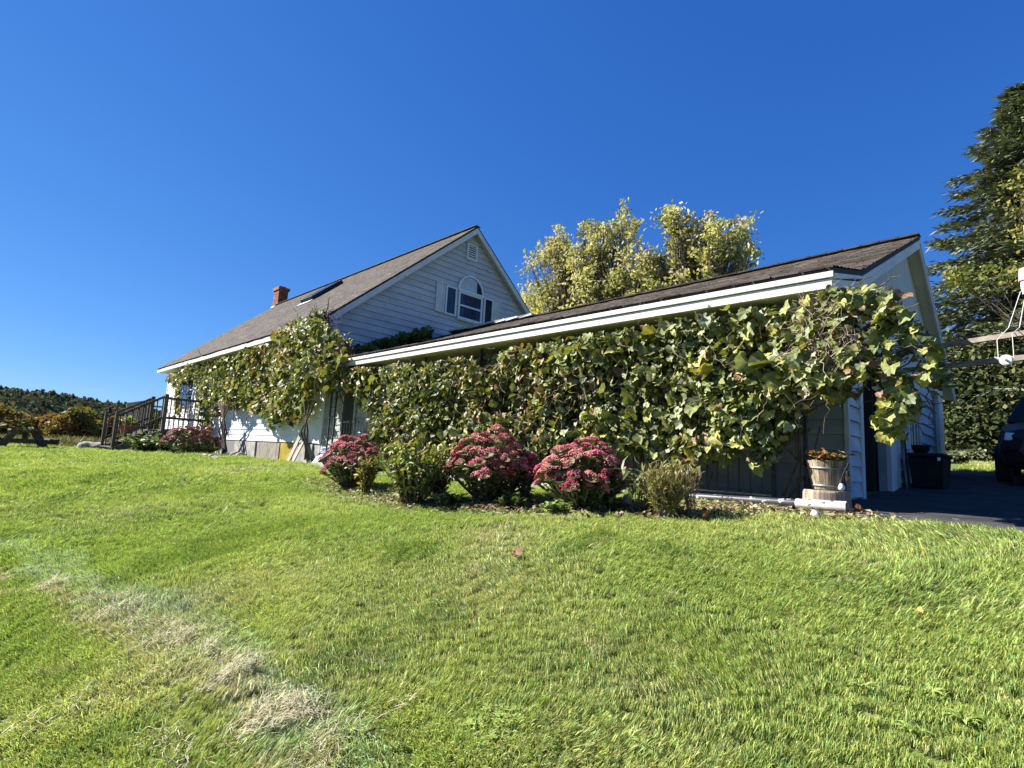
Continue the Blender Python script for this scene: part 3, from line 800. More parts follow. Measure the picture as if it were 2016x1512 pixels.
_r = np.random.default_rng(5)
for k in range(len(SHAPES)):
    for c in VC[[0, 1, 1, 2, 3, 4, 5]]:
        sv, sf, rb = SHAPES[k]; LEAFMESH.append(np_mesh('grape_leaf', sv, sf, ML['vine'], leaf_col(rb, c, _r), smooth=True))
def leaf_parts(parent, pl, n):
    """the n leaves that show largest become parts of their own"""
    key = sorted(range(len(pl)), key=lambda i: -pl[i][2] / np.linalg.norm(pl[i][0]) * (1.5 - (pl[i][0][1] - 6.4)))
    big = set(key[:n]); o = ORG[parent.name]
    for i in key[:n]:
        p, B, s, k, c = pl[i]
        ob = add('leaf', LEAFMESH[k * 7 + random.randrange(7)], parent)
        Mx = Matrix(B.tolist()).to_4x4(); ob.matrix_local = Matrix.Translation(Vector(p) - o) @ Mx @ Matrix.Diagonal((s, s, s, 1))
    return [pl[i] for i in range(len(pl)) if i not in big]
def twigs(parent, name, segs, mat, r, rad=(.004, .009), kind='stuff'):
    m = MB()
    for (p, q, wob) in segs:
        p, q = np.array(p, float), np.array(q, float); n = 5; L = np.linalg.norm(q - p)
        pts = [p + (q - p) * t / n + (r.normal(size=3) * wob * L * (0 if t in (0,) else 1)) for t in range(n + 1)]
        a = r.uniform(*rad); m.tube(pts, [a * (1 - .5 * t / n) for t in range(n + 1)], 4, cap=False)
    return m.build(name, mat, parent, kind=kind)
def region_twigs(polys, r, n, L=(.3, .9), out=.1):
    segs = []
    for (pix, Y, dep, dn) in polys:
        W = np.array([[q[0], q[2]] for q in (atY(a, b_, Y) for a, b_ in pix)]); lo, hi = W.min(0), W.max(0); k = 0; tries = 0
        while k < n * dn and tries < 20000:
            tries += 1
            x, zz = r.uniform(lo[0], hi[0]), r.uniform(lo[1], hi[1])
            if not inside(W, x, zz): continue
            a = r.uniform(0, 2 * math.pi); l = r.uniform(*L)
            p = np.array((x, Y + r.uniform(-dep, dep) * .5 - out, zz)); d = np.array((math.cos(a), r.normal() * .25, math.sin(a) * .9 - .2))
            segs.append((p, p + d * l, .05)); k += 1
    return segs

# --- the grapevine along the porch fence
fence_poly = [(668, 728), (760, 724), (860, 716), (960, 700), (1060, 682), (1160, 666), (1260, 648), (1360, 632), (1450, 618), (1530, 608), (1600, 616), (1640, 650), (1650, 720),
              (1620, 770), (1592, 805), (1575, 850), (1545, 868), (1520, 915), (1495, 910), (1470, 882), (1440, 905), (1400, 895), (1370, 935), (1335, 915), (1290, 898), (1240, 892),
              (1200, 886), (1150, 886), (1100, 895), (1050, 895), (1000, 905), (940, 908), (880, 915), (820, 925), (765, 905), (742, 878), (735, 820), (718, 790), (692, 762)]
r1 = np.random.default_rng(11)
vine = thing('grape_vine', 'dense grapevine covering the iron fence along the porch', 'vine', (-6, 6.85, -.4))
P1 = [(fence_poly, 6.86, .55, 1.0)]
pl = scatter(P1, r1, 820, .075, gap=.38, seed=1)
pl += scatter(P1, r1, 22, .125, gap=.2, seed=2)
pl += scatter([(fence_poly, 7.15, .2, 1.0)], r1, 230, .10, gap=.12, seed=6)
pl += scatter([([(1100, 690), (1300, 645), (1480, 612), (1560, 640), (1540, 760), (1300, 720), (1120, 720)], 6.72, .25, 1)], r1, 26, .12, gap=.2, seed=2)
pl += scatter([([(1488, 895), (1515, 895), (1512, 925), (1490, 922)], 6.7, .1, 3)], r1, 120, .15, gap=0, spread=.3)
rest = leaf_parts(vine, pl, 290)
leaves_mesh(vine, 'leaves', rest, ML['vine'], r1)
twigs(vine, 'stems', region_twigs(P1, r1, 170, (.3, .7), .0), M['vinewood'], r1, (.004, .011))
twigs(vine, 'dry_stems', region_twigs(P1, r1, 150, (.15, .5), .28), M['twig'], r1, (.002, .0045))
m = MB()
for (a, b_) in (((1540, 975), (1565, 830)), ((1545, 985), (1600, 900)), ((1600, 985), (1545, 880)), ((1570, 985), (1572, 820)), ((1250, 985), (1262, 850)), ((1060, 985), (1040, 850)), ((800, 935), (815, 800))):
    p, q = atY(*a, 6.95), atY(*b_, 6.9); mid = (p + q) / 2 + np.array((random.uniform(-.12, .12), 0, random.uniform(-.05, .1)))
    m.tube([p, mid, q, q + np.array((.1, -.05, .35))], [.022, .018, .014, .01], 6)
m.build('trunk', M['vinewood'], vine, smooth=True, kind='stuff')

# --- the mass that has grown round the corner and over the timber rails
r2 = np.random.default_rng(12)
cvine = thing('grape_vine', 'bushy grapevine hanging over the garage corner and doorway', 'vine', (-1.6, 6.6, -.3))
corner_poly = [(1585, 640), (1600, 606), (1640, 584), (1690, 578), (1735, 584), (1790, 618), (1825, 650), (1846, 692), (1856, 735), (1840, 755), (1820, 762), (1812, 795), (1790, 822),
               (1762, 838), (1740, 832), (1738, 792), (1705, 762), (1680, 752), (1655, 782), (1620, 785), (1592, 770), (1575, 715)]
P2 = [(corner_poly, 6.45, .9, 1.0)]
pl2 = scatter(P2, r2, 1700, .072, gap=.33, seed=7, face=(-.2, -.8, .65))
pl2 += scatter([([(1745, 560), (1765, 562), (1790, 590), (1765, 590)], 6.7, .3, 1), ([(1700, 570), (1760, 570), (1760, 590), (1700, 590)], 6.7, .5, 1), ([(1795, 595), (1812, 605), (1810, 625), (1795, 620)], 6.5, .2, 1),
                 ([(1728, 820), (1778, 820), (1775, 858), (1735, 862)], 6.4, .4, 1.6), ([(1840, 700), (1872, 730), (1870, 765), (1846, 750)], 6.4, .4, 1)], r2, 420, .078, gap=0)
rest2 = leaf_parts(cvine, pl2, 200)
leaves_mesh(cvine, 'leaves', rest2, ML['vine'], r2)
dry = [([(1590, 600), (1650, 580), (1690, 590), (1700, 660), (1680, 720), (1640, 740), (1590, 720)], 6.35, .5, 1.0)]
twigs(cvine, 'dry_stems', region_twigs(dry, r2, 330, (.08, .4), .07), M['twig'], r2, (.002, .005))
twigs(cvine, 'stems', region_twigs(P2, r2, 80, (.15, .45), -.1), M['vinewood'], r2, (.005, .012))

# --- the vine under the main eave
r3 = np.random.default_rng(13)
hvine = thing('grape_vine', 'thick grapevine draped under the main house eave to its corner', 'vine', (-23.5, 7.5, -.6))
house_polys = [
    ([(425, 712), (480, 696), (540, 676), (600, 655), (650, 650), (650, 770), (625, 770), (610, 805), (598, 838), (585, 812), (570, 838), (556, 815), (540, 845), (528, 818), (505, 812), (480, 800), (462, 805), (445, 790), (432, 800), (425, 830), (418, 800)], 7.74, .4, 1.0),
    ([(345, 736), (370, 722), (425, 708), (430, 745), (410, 760), (390, 745), (360, 752), (340, 756), (333, 748)], 7.72, .3, .6),
    ([(346, 752), (362, 750), (360, 815), (350, 822)], 7.72, .2, .45), ([(388, 745), (406, 745), (410, 850), (395, 848)], 7.72, .25, .55),
    ([(552, 662), (580, 644), (612, 626), (640, 632), (668, 650), (692, 676), (702, 700), (690, 716), (668, 742), (640, 762), (600, 768), (560, 740)], 7.0, .8, 1.1),
    ([(552, 738), (600, 708), (660, 696), (680, 704), (672, 730), (640, 748), (580, 762)], 6.5, .25, 1.6), ([(618, 632), (626, 614), (640, 618), (650, 640)], 7.2, .3, 1.0), ([(640, 730), (690, 724), (735, 735), (720, 765), (690, 765), (650, 775)], 6.75, .35, 1.0),
]
pl3 = scatter(house_polys, r3, 165, .125, gap=.32, gs=1.3, seed=3)
rest3 = leaf_parts(hvine, pl3, 120)
leaves_mesh(hvine, 'leaves', rest3, ML['vine'], r3)
twigs(hvine, 'stems', region_twigs(house_polys, r3, 50, (.3, .9), -.1), M['vinewood'], r3, (.008, .02))
m = MB()
for k in range(7):
    a = atY(437 + k * 2.2, 897, 7.55); a[2] = gz(a[0], a[1]) - .05; q = atY(446 - k * 2.6, 850 - 12 * (k % 3), 7.5); e = atY(430 + k * 4, 790, 7.45)
    m.tube([a, a * .6 + q * .4 + np.array((random.uniform(-.15, .15), 0, 0)), q, e], [.05, .045, .035, .02], 6)
for k in range(3):
    a = atY(600 + k * 5, 905, 7.6); q = atY(606 - k * 7, 850, 7.5); e = atY(598 + k * 12, 790, 7.4); m.tube([a, q, e], [.03, .03, .02], 6)
m.build('trunk', M['vinewood'], hvine, smooth=True, kind='stuff')
# --- shaded shoots lying on the low roof against the gable
r4 = np.random.default_rng(14)
rvine = thing('grape_vine', 'dark shaded vine shoots lying on the low roof below the gable', 'vine', (-14.5, 8.4, 2.6))
pl4 = []
for _ in range(420):
    x = r4.uniform(-16.5, -15.75); y = 8.7 + r4.uniform(0, 2.9); zz = BZ + (GZ - BZ) * (y - BY) / (GY - BY) + .03 + abs(r4.normal()) * .12
    pl4.append((np.array((x, y, zz)), basis(np.array((0, -.3, 1)) + r4.normal(size=3) * .6, np.array((r4.normal(), -1, -.3))), .2 * r4.uniform(.6, 1.2), r4.integers(10), VC[[0, 4, 1][r4.integers(3)]]))
leaves_mesh(rvine, 'leaves', pl4, ML['vine'], r4)
twigs(rvine, 'stems', [((-16.4, 8.4 + k * .3, 2.85 + k * .13), (-15.9, 8.9 + k * .3, 3.1 + k * .13), .06) for k in range(9)], M['vinewood'], r4, (.006, .012))

# ================================================================== IRON FENCE
fence = thing('iron_fence', 'low black iron fence with thin bars along the porch edge', 'fence', (-6, 7.0, -.4))
FY = 7.0
FX = [atY(1524, 985, FY)[0] - k * .1405 for k in range(78)]
for k, x in enumerate(FX):
    if k % 13 == 0:
        m = MB(); m.box(x - .022, x + .022, FY - .022, FY + .022, -.36, 2.09); m.build('post', M['iron'], fence)
    else:
        m = MB(); m.tube([(x, FY, -.30), (x, FY, .72)], .0085, 5); m.build('bar', M['iron'], fence)
x = atY(1588, 980, FY)[0]; m = MB(); m.box(x - .022, x + .022, FY - .022, FY + .022, -.36, 2.09); m.build('post', M['iron'], fence)
for zz in (-.285, .70):
    m = MB(); m.bar((FX[-1], FY, zz), (FX[0] + (.0), FY, zz), .03, .018); m.build('rail', M['paleboard'] if zz < 0 else M['iron'], fence)
for x in (atY(655, 760, 6.9)[0], atY(655, 760, 6.9)[0] + .28):
    m = MB(); m.box(x - .018, x + .018, 6.88, 6.916, -.38, 2.09); m.build('post', M['iron'], fence)
m = MB(); x = atY(655, 760, 6.9)[0]
for k in range(9):
    z0 = -.2 + k * .25; pts = [(x + .14 + .11 * math.sin(t), 6.9, z0 + .12 - .10 * math.cos(t * 1.0)) for t in np.linspace(-2.6, 2.6, 9)]; m.tube(pts, .007, 4)
m.build('scrollwork', M['iron'], fence, kind='stuff')

# ================================================================== GARDEN PLANTS
def blade_leaf(n=4, w=.18, curl=.35, seed=0):
    """narrow pointed leaf, unit length along +Y"""
    V = []; F = []
    for k in range(n + 1):
        t = k / n; ww = w * math.sin(math.pi * min(.97, .12 + .85 * t)) ** .8
        zc = curl * t * (1 - t) - curl * .6 * t * t
        V += [(-ww, t, zc + .25 * ww), (0, t, zc), (ww, t, zc + .25 * ww)]
    for k in range(n):
        a = k * 3; F += [(a, a + 1, a + 4, a + 3), (a + 1, a + 2, a + 5, a + 4)]
    return np.array(V), np.array(F)
def clump_mesh(parent, name, items, mat):
    """items: (shapeV, shapeF, position, basis, scale, colour)"""
    V = []; F = []; C = []; off = 0; o = np.array(ORG[parent.name])
    for sv, sf, p, B, s, c in items:
        V.append((sv * s) @ B.T + p - o); F.append(sf + off); C.append(np.clip(np.outer(rng.uniform(.85, 1.15, len(sv)), c), 0, 1)); off += len(sv)
    return add(name, np_mesh(name, np.concatenate(V), np.concatenate(F), mat, np.concatenate(C), smooth=True), parent, 'stuff')
OVAL = blade_leaf(3, .30, .25); LANCE = blade_leaf(4, .15, .5); THIN = blade_leaf(3, .06, .5); ROUND = blade_leaf(3, .42, .2)

def head_mesh(seed, tone):
    """flat-topped flower head: a dome packed with tiny florets"""
    r = np.random.default_rng(seed); V = []; F = []; C = []
    octv = np.array([(1, 0, 0), (0, 1, 0), (-1, 0, 0), (0, -1, 0), (0, 0, 1), (0, 0, -.6)]); octf = np.array([(0, 1, 4), (1, 2, 4), (2, 3, 4), (3, 0, 4), (1, 0, 5), (2, 1, 5), (3, 2, 5), (0, 3, 5)])
    lob = [(r.uniform(0, 6.28), r.uniform(.3, .62), r.uniform(.32, .5)) for _ in range(5)]
    for k in range(95):
        if k < 15: cx, cy, lr = 0, 0, .5
        else:
            a, q, lr = lob[k % 5]; cx, cy = q * math.cos(a), q * math.sin(a)
        a, q = r.uniform(0, 6.28), math.sqrt(r.uniform()) * lr; x, y = cx + q * math.cos(a), cy + q * math.sin(a)
        zz = .55 * (1 - .6 * (x * x + y * y)) - .18 * (q / lr) ** 2
        s = r.uniform(.07, .12); off = len(V)
        V += list(octv * s * [1, 1, 1.2] + (x, y, zz)); F += list(octf + off)
        c = np.array(tone) * r.uniform(.65, 1.35) * (1, r.uniform(.8, 1.2), r.uniform(.85, 1.15)); C += [c] * 6
    n = 14; off = len(V)
    for (rad_, zz, c) in ((.9, .08, (.20, .05, .05)), (.45, -.12, (.10, .13, .04)), (.08, -.45, (.12, .17, .06))):
        V += [(rad_ * math.cos(6.283 * k / n), rad_ * math.sin(6.283 * k / n), zz) for k in range(n)]; C += [c] * n
    for j in range(2):
        for k in range(n):
            a, b_ = off + j * n + k, off + j * n + (k + 1) % n; F += [(a, b_, b_ + n), (a, b_ + n, a + n)]
    return np_mesh('flower_head', V, np.array(F), ML['petal'], np.clip(np.array(C), 0, 1), smooth=True)
TONES = [(.50, .095, .12), (.56, .16, .18), (.41, .062, .085), (.56, .19, .155)]
HEADS = [head_mesh(k, TONES[k % 4]) for k in range(8)]
DTONES = [(.30, .05, .075), (.38, .10, .11)]
HEADS_D = [head_mesh(20 + k, DTONES[k % 2]) for k in range(4)]
def stonecrop(label, base, w, h, nheads, hr, seed, heads=HEADS, lean=(0, 0)):
    r = np.random.default_rng(seed); base = np.array(base)
    t = thing('stonecrop', label, 'flower plant', base, 'clumps of pink stonecrop')
    items = []; st = MB(); k = 0; tries = 0; placed = []
    while k < nheads and tries < 4000:
        tries += 1
        a = r.uniform(0, 2 * math.pi); q = math.sqrt(r.uniform()) * 1.0
        ph = math.acos(1 - q * q * .96); sq = math.sin(ph) * r.uniform(.86, 1.06)
        x, y = sq * math.cos(a) * w / 2, sq * math.sin(a) * w / 2
        zz = h * (.40 + .60 * math.cos(ph)) * r.uniform(.86, 1.06) + h * .08 * math.sin(a * 3 + seed)
        p = np.array((x + lean[0] * zz, y + lean[1] * zz, zz))
        if any(np.linalg.norm(p - o_) < hr * 1.05 for o_ in placed): continue
        placed.append(p); k += 1
        ob = add('flower_head', heads[r.integers(len(heads))], t)
        tilt = Vector((x / (w / 2) * .8 + r.normal() * .2, y / (w / 2) * .8 + r.normal() * .2, 1)).normalized().to_track_quat('Z', 'Y').to_matrix().to_4x4()
        s = hr * r.uniform(.75, 1.25)
        ob.matrix_local = Matrix.Translation(Vector(p)) @ tilt @ Matrix.Rotation(r.uniform(0, 6.28), 4, 'Z') @ Matrix.Diagonal((s, s, s * .95, 1))
        foot = np.array((x * .16, y * .16, -.03)); midp = foot * .5 + p * .5 + np.array((x * .12, y * .12, .02)); tip = p - np.array((0, 0, .4 * hr))
        st.tube([base + foot, base + midp, base + tip], [.008, .007, .005], 5)
        for j in range(14):
            f = r.uniform(.08, .95); pp = base + (foot * (1 - f) ** 2 + 2 * midp * f * (1 - f) + tip * f * f)
            d = np.array((r.normal(), r.normal(), .5)); 
            items.append((OVAL[0], OVAL[1], pp, basis(np.array((d[0] * -.3, d[1] * -.3, 1)) + r.normal(size=3) * .3, d), r.uniform(.06, .11) * hr / .085, np.array([(.13, .19, .075), (.17, .21, .08), (.24, .22, .07), (.09, .14, .05)][r.integers(4)])))
    st.build('stems', M['twig'] if seed % 2 else M['vinewood'], t, kind='stuff')
    clump_mesh(t, 'leaves', items, ML['sedum'])
    return t
def size_at(base, px): return px / FPX * float(np.linalg.norm(base)) * .93
b1 = G(1143, 1000); stonecrop('broad pink stonecrop clump nearest the wooden bucket', b1, size_at(b1, 182), size_at(b1, 128), 88, .088, 1)
b2 = G(962, 990); stonecrop('tall pink stonecrop clump at the middle of the bed', b2, size_at(b2, 176), size_at(b2, 140), 88, .09, 2)
b2b = G(1035, 985); stonecrop('small pink stonecrop sprig between the two large clumps', b2b, size_at(b2b, 60), size_at(b2b, 98), 12, .085, 8)
b3 = G(690, 960); stonecrop('dusky pink stonecrop clump beside the porch steps', b3, size_at(b3, 112), size_at(b3, 98), 56, .105, 3)
b4 = atX(370, 893, -23.8); b4[2] = gz(b4[0], b4[1]); stonecrop('dark red stonecrop clump in front of the wooden deck', b4, 2.0, 1.05, 46, .17, 5, HEADS_D)

def leafy(name, label, cat, base, w, h, nst, per, shape, llen, cols, seed, splay=.5, group=None, stem=(.006, .003), upright=.6, mat=None, stemmat=None, droop=0):
    r = np.random.default_rng(seed); base = np.array(base); t = thing(name, label, cat, base, group); items = []; st = MB()
    for k in range(nst):
        a = r.uniform(0, 6.283); q = math.sqrt(r.uniform()); hh = h * r.uniform(.6, 1.05) * (1 - .3 * q * q)
        tip = base + np.array((math.cos(a) * q * w / 2, math.sin(a) * q * w / 2, hh)); foot = base + np.array((math.cos(a) * q * w * .12, math.sin(a) * q * w * .12, -.03))
        mid = foot * (.5) + tip * .5 + np.array((0, 0, h * .08)) - np.array((math.cos(a), math.sin(a), 0)) * q * w * .08
        st.tube([foot, mid, tip], [stem[0], stem[0] * .8, stem[1]], 4, cap=False)
        for j in range(per):
            f = r.uniform(.15, 1.0); p = foot * (1 - f) ** 2 + 2 * mid * f * (1 - f) + tip * f * f
            aa = r.uniform(0, 6.283); d = np.array((math.cos(aa) * splay, math.sin(aa) * splay, upright + r.normal() * .25 - droop))
            n_ = np.cross(d, np.array((-math.sin(aa), math.cos(aa), 0))); n_ = n_ * (1 if n_[2] > 0 else -1) + r.normal(size=3) * .25
            c = np.array(cols[r.integers(len(cols))]) * r.uniform(.75, 1.25)
            items.append((shape[0], shape[1], p, basis(n_, d), llen * r.uniform(.6, 1.15), c))
    st.build('stems', stemmat or M['vinewood'], t, kind='stuff'); clump_mesh(t, 'leaves', items, mat or ML['herb']); return t
bb = G(812, 993)
leafy('garden_shrub', 'leafy green and yellow perennial shrub beside the dusky stonecrop', 'shrub', bb, size_at(bb, 165), size_at(bb, 145), 62, 17, LANCE, .15,
      [(.15, .20, .07), (.20, .24, .08), (.30, .30, .09), (.10, .14, .05), (.40, .36, .10), (.20, .16, .08)], 21)
bb = G(862, 985)
leafy('dry_shrub', 'brown withered perennial leaning next to the green shrub', 'shrub', bb, size_at(bb, 60), size_at(bb, 75), 34, 14, LANCE, .11, [(.16, .11, .06), (.22, .15, .08), (.10, .10, .04)], 22)
bb = G(720, 975)
leafy('garden_plant', 'yellowing stems growing among the dusky stonecrop', 'plant', bb, size_at(bb, 60), size_at(bb, 95), 30, 14, LANCE, .13, [(.30, .26, .07), (.18, .19, .05), (.24, .15, .06)], 23)
bb = G(1310, 1018)
leafy('dry_tuft', 'golden brown bushy tuft standing before the iron fence', 'shrub', bb, size_at(bb, 118), size_at(bb, 112), 150, 16, THIN, .10, [(.34, .27, .09), (.24, .20, .06), (.20, .13, .06), (.30, .30, .09), (.12, .15, .04)], 24, stem=(.004, .002), stemmat=M['twig'])
bb = G(1360, 1012)
pl_ = leafy('plume_plant', 'pale plumed stems right beside the golden tuft', 'plant', bb, size_at(bb, 50), size_at(bb, 118), 12, 40, THIN, .07, [(.36, .26, .15), (.28, .20, .12)], 25, stemmat=M['twig'])
bb = G(1255, 1012)
leafy('grass_clump', 'arching green grass blades between stonecrop and golden tuft', 'grass clump', bb, size_at(bb, 100), size_at(bb, 90), 16, 2, THIN, .34, [(.14, .18, .07), (.20, .22, .09)], 26, splay=.9, upright=.6)
bb = G(1098, 1012)
leafy('ground_cover', 'low pale green rosette at the lawn edge under the stonecrops', 'plant', bb, size_at(bb, 85), size_at(bb, 26), 26, 9, ROUND, .06, [(.26, .33, .12), (.20, .28, .09)], 27, splay=1, upright=.4)
for k, (px, py, w_, h_, lab) in enumerate(((885, 1000, 70, 34, 'dark low foliage at the foot of the green shrub'), (1195, 1008, 70, 42, 'tangled low foliage right of the broad stonecrop'), (1010, 1003, 60, 30, 'low foliage between the two large stonecrop clumps'))):
    bb = G(px, py); leafy('low_plant', lab, 'plant', bb, size_at(bb, w_), size_at(bb, h_), 30, 12, OVAL, .075, [(.10, .15, .05), (.07, .10, .03), (.18, .19, .08)], 30 + k, splay=.9)
for k, (px, py, w_, h_, lab) in enumerate(((292, 890, 2.3, .75, 'broad pale leaves growing below the deck steps'), (335, 892, 1.3, .55, 'green leaves between the deck steps and red stonecrop'), (405, 893, 1.2, .5, 'leaves beside the red stonecrop near the vine trunk'))):
    bb = atX(px, py, -25.5); bb[2] = gz(bb[0], bb[1])
    leafy('bed_plant', lab, 'plant', bb, w_, h_, 40, 10, ROUND, .22, [(.13, .17, .07), (.22, .25, .12), (.09, .12, .04)], 40 + k, splay=.9, upright=.5)

# ================================================================== BUCKET, STUMP, PIPE, LAMPS
bx, by = -1.86, 6.88
sz = -.17
stump = thing('tree_stump', 'sawn log stump carrying the wooden bucket', 'stump', (bx, by - .06, -.36))
m = MB(); n = 28; prof = []
for (rr, zz) in ((.25, -.45), (.235, -.3), (.228, sz - .02), (.215, sz)):
    prof.append([(bx + rr * (1 + .05 * math.sin(3 * t) + .03 * math.sin(7 * t + 1)) * math.cos(t), by - .06 + rr * (1 + .05 * math.sin(3 * t) + .03 * math.sin(7 * t + 1)) * math.sin(t), zz) for t in np.linspace(0, 6.283, n, endpoint=False)])
for a, b_ in zip(prof[:-1], prof[1:]):
    for k in range(n): m.q(a[k], a[(k + 1) % n], b_[(k + 1) % n], b_[k])
m.build('bark', M['stumpwood'], stump)
m = MB(); m.q(*prof[-1]); m.build('cut_face', M['paleboard'], stump)
bucket = thing('wooden_bucket', 'weathered stave bucket planter standing on the stump', 'bucket', (bx, by, sz))
ns = 18; h0, h1, r0, r1_ = sz + .006, sz + .325, .142, .198
for k in range(ns):
    t0, t1 = 2 * math.pi * k / ns + .012, 2 * math.pi * (k + 1) / ns - .012; m = MB(); c = wcol(); top = h1 + random.uniform(-.004, .006)
    P = lambda rr, t, z_: (bx + rr * math.cos(t), by + rr * math.sin(t), z_)
    tm = (t0 + t1) / 2
    for ta, tb in ((t0, tm), (tm, t1)):
        m.hexa([P(r0 - .018, ta, h0), P(r0, ta, h0), P(r0, tb, h0), P(r0 - .018, tb, h0), P(r1_ - .018, ta, top), P(r1_, ta, top), P(r1_, tb, top), P(r1_ - .018, tb, top)], c)
    m.build('stave', M['bucketwood'], bucket)
for zz in (h0 + .235, h0 + .045):
    rr = r0 + (r1_ - r0) * (zz - h0) / (h1 - h0); m = MB(); m.lathe(bx, by, [(rr + .003, zz - .011), (rr + .006, zz - .011), (rr + .0085, zz + .011), (rr + .004, zz + .011)], 40); m.build('hoop', M['steel'], bucket, smooth=True)
m = MB(); m.lathe(bx, by, [(.0, h1 - .045), (r1_ - .03, h1 - .05)], 24); m.build('soil', M['soil'], bucket)
m = MB(); m.tube([(bx + .205, by - .05, h1 - .03), (bx + .21, by - .06, h1 - .11), (bx + .195, by - .08, h1 - .2)], .006, 5); m.build('handle', M['iron'], bucket)
leafy('potted_plant', 'russet and yellow leaved plant growing in the wooden bucket', 'plant', (bx, by, h1 - .05), .46, .19, 34, 12, OVAL, .065, [(.36, .26, .07), (.30, .13, .06), (.20, .19, .05), (.42, .30, .14), (.24, .09, .05)], 51, splay=.8, upright=.35)
# string of garden bulbs hanging beside the bucket
cord = thing('string_light', 'clear garden bulb hanging on dark cord beside the bucket', 'lamp', (-1.63, 6.68, -.1))
m = MB(); m.tube([(-1.60, 6.72, .14), (-1.605, 6.70, .08), (-1.61, 6.69, .05)], .006, 5); m.tube([(-1.60, 6.72, .14), (-1.64, 6.66, .02), (-1.655, 6.64, -.045)], .006, 5); m.build('cord', M['rubber'], cord)
m = MB(); m.lathe(-1.61, 6.69, [(.0, .055), (.02, .05), (.02, .0)], 12); m.lathe(-1.655, 6.64, [(.0, -.04), (.016, -.043), (.018, -.08)], 12); m.build('socket', M['rubber'], cord, kind='stuff')
m = MB(); m.lathe(-1.61, 6.69, [(.012, .0), (.017, -.018), (.017, -.05), (.0, -.055)], 12); m.build('metal_bulb', M['copper'], cord, smooth=True)
m = MB(); m.lathe(-1.655, 6.64, [(.014, -.08), (.022, -.095), (.033, -.118), (.033, -.138), (.022, -.155), (.0, -.162)], 14); m.build('bulb', M['glassy'], cord, smooth=True)
# the long pipe lying at the edge of the bed
pA, pB = atY(1668, 998, 6.42), atY(1352, 995, 6.55); rad = .052
pA[2] = max(pA[2], gz(pA[0], pA[1]) + rad); pB[2] = max(pB[2], gz(pB[0], pB[1]) + rad); pC = pA + (pB - pA) * .27
pipe = thing('drain_pipe', 'grey black pipe with peeling paint and a white end lying before the fence', 'pipe', (pA[0], pA[1], pA[2] - rad))
m = MB(); m.tube([pB, (pB + pC) / 2, pC], rad * .92, 20); m.build('pipe_body', M['pipe_black'], pipe, smooth=False)
m = MB(); m.tube([pC, pA], rad * 1.05, 20, cap=False); m.tube([pA, pC], rad * .95, 20, cap=False); m.build('white_end', M['pipe_white'], pipe)
fc = bpy.data.curves.new('lettering', 'FONT'); fc.body = 'TYPE'; fc.size = .105; fc.resolution_u = 2; fc.align_x = 'CENTER'
fo = bpy.data.objects.new('lettering_src', fc); dg = bpy.context.evaluated_depsgraph_get()
link(fo); dg.update(); me = bpy.data.meshes.new_from_object(fo.evaluated_get(dg)); bpy.data.objects.remove(fo)
ax = Vector(pC - pB).normalized(); cen = Vector(atY(1428, 996, 6.5)); cen = Vector(pB) + ax * (cen - Vector(pB)).dot(ax)
side = ax.cross(Vector((0, 0, 1))).normalized()
for v_ in me.vertices:
    th = (v_.co.y - .035) / rad + .35; rr = rad * .92 + .0015
    v_.co = cen + ax * (v_.co.x) + side * (rr * math.cos(th)) + side.cross(ax) * (rr * math.sin(th)) - ORG[pipe.name]
me.materials.clear(); me.materials.append(M['rubber']); add('lettering', me, pipe)
m = MB(); pa_, pb_ = atY(1352, 984, 6.70), atY(1490, 987, 6.62); m.bar(pa_, pb_, .07, .05); 
tag(m.build('board', M['paleboard'], bevel=.006), 'pale mossy board lying behind the grey pipe', 'board')

def rock(name, label, p, s, seed, group=None, squash=.6, c=(1, 1, 1), parent=None):
    r = np.random.default_rng(seed); import bmesh
    bm = bmesh.new(); bmesh.ops.create_icosphere(bm, subdivisions=3, radius=1)
    k1, k2 = r.uniform(-2, 2, 3), r.uniform(-2, 2, 3)
    for v_ in bm.verts:
        n_ = math.sin(v_.co @ Vector(k1) * 2 + 1) * .12 + math.sin(v_.co @ Vector(k2) * 4) * .06
        v_.co *= (1 + n_); v_.co.x *= s[0]; v_.co.y *= s[1]; v_.co.z = max(v_.co.z, -.5) * s[2]
    me = bpy.data.meshes.new(name); bm.to_mesh(me); bm.free()
    a = me.color_attributes.new('Col', 'FLOAT_COLOR', 'POINT'); a.data.foreach_set('color', np.tile(np.array((*c, 1), np.float32), (len(me.vertices), 1)).ravel())
    me.materials.append(M['stone']); me.polygons.foreach_set('use_smooth', np.ones(len(me.polygons), bool))
    o = add(name, me); o.location = p; o.rotation_euler = (0, 0, r.uniform(0, 6)); tag(o, label, 'rock', group); return o
q = G(1606, 1020); rock('rock', 'pale angular stone under the white pipe end', (q[0], q[1], gz(q[0], q[1]) + .03), (.055, .045, .05), 3, c=(1.5, 1.5, 1.45))
q = atX(193, 880, -31); rock('boulder', 'large grey boulder lying at the foot of the deck steps', (-31.2, 4.35, gz(-31.2, 4.35) + .1), (.75, .5, .34), 4, c=(.7, .68, .64))
for k, (px, py, s, lab) in enumerate(((450, 897, .20, 'rounded stone at the vine trunk, left of three'), (463, 896, .22, 'rounded stone by the foundation, middle of three'), (474, 900, .20, 'rounded stone by the foundation, right of three'))):
    q = atY(px, py, 7.3); rock('garden_stone', lab, (q[0], q[1], gz(q[0], q[1]) + .07), (s * 1.1, s * .8, s * .7), 20 + k, 'stones along the foundation', c=(.8, .74, .68))
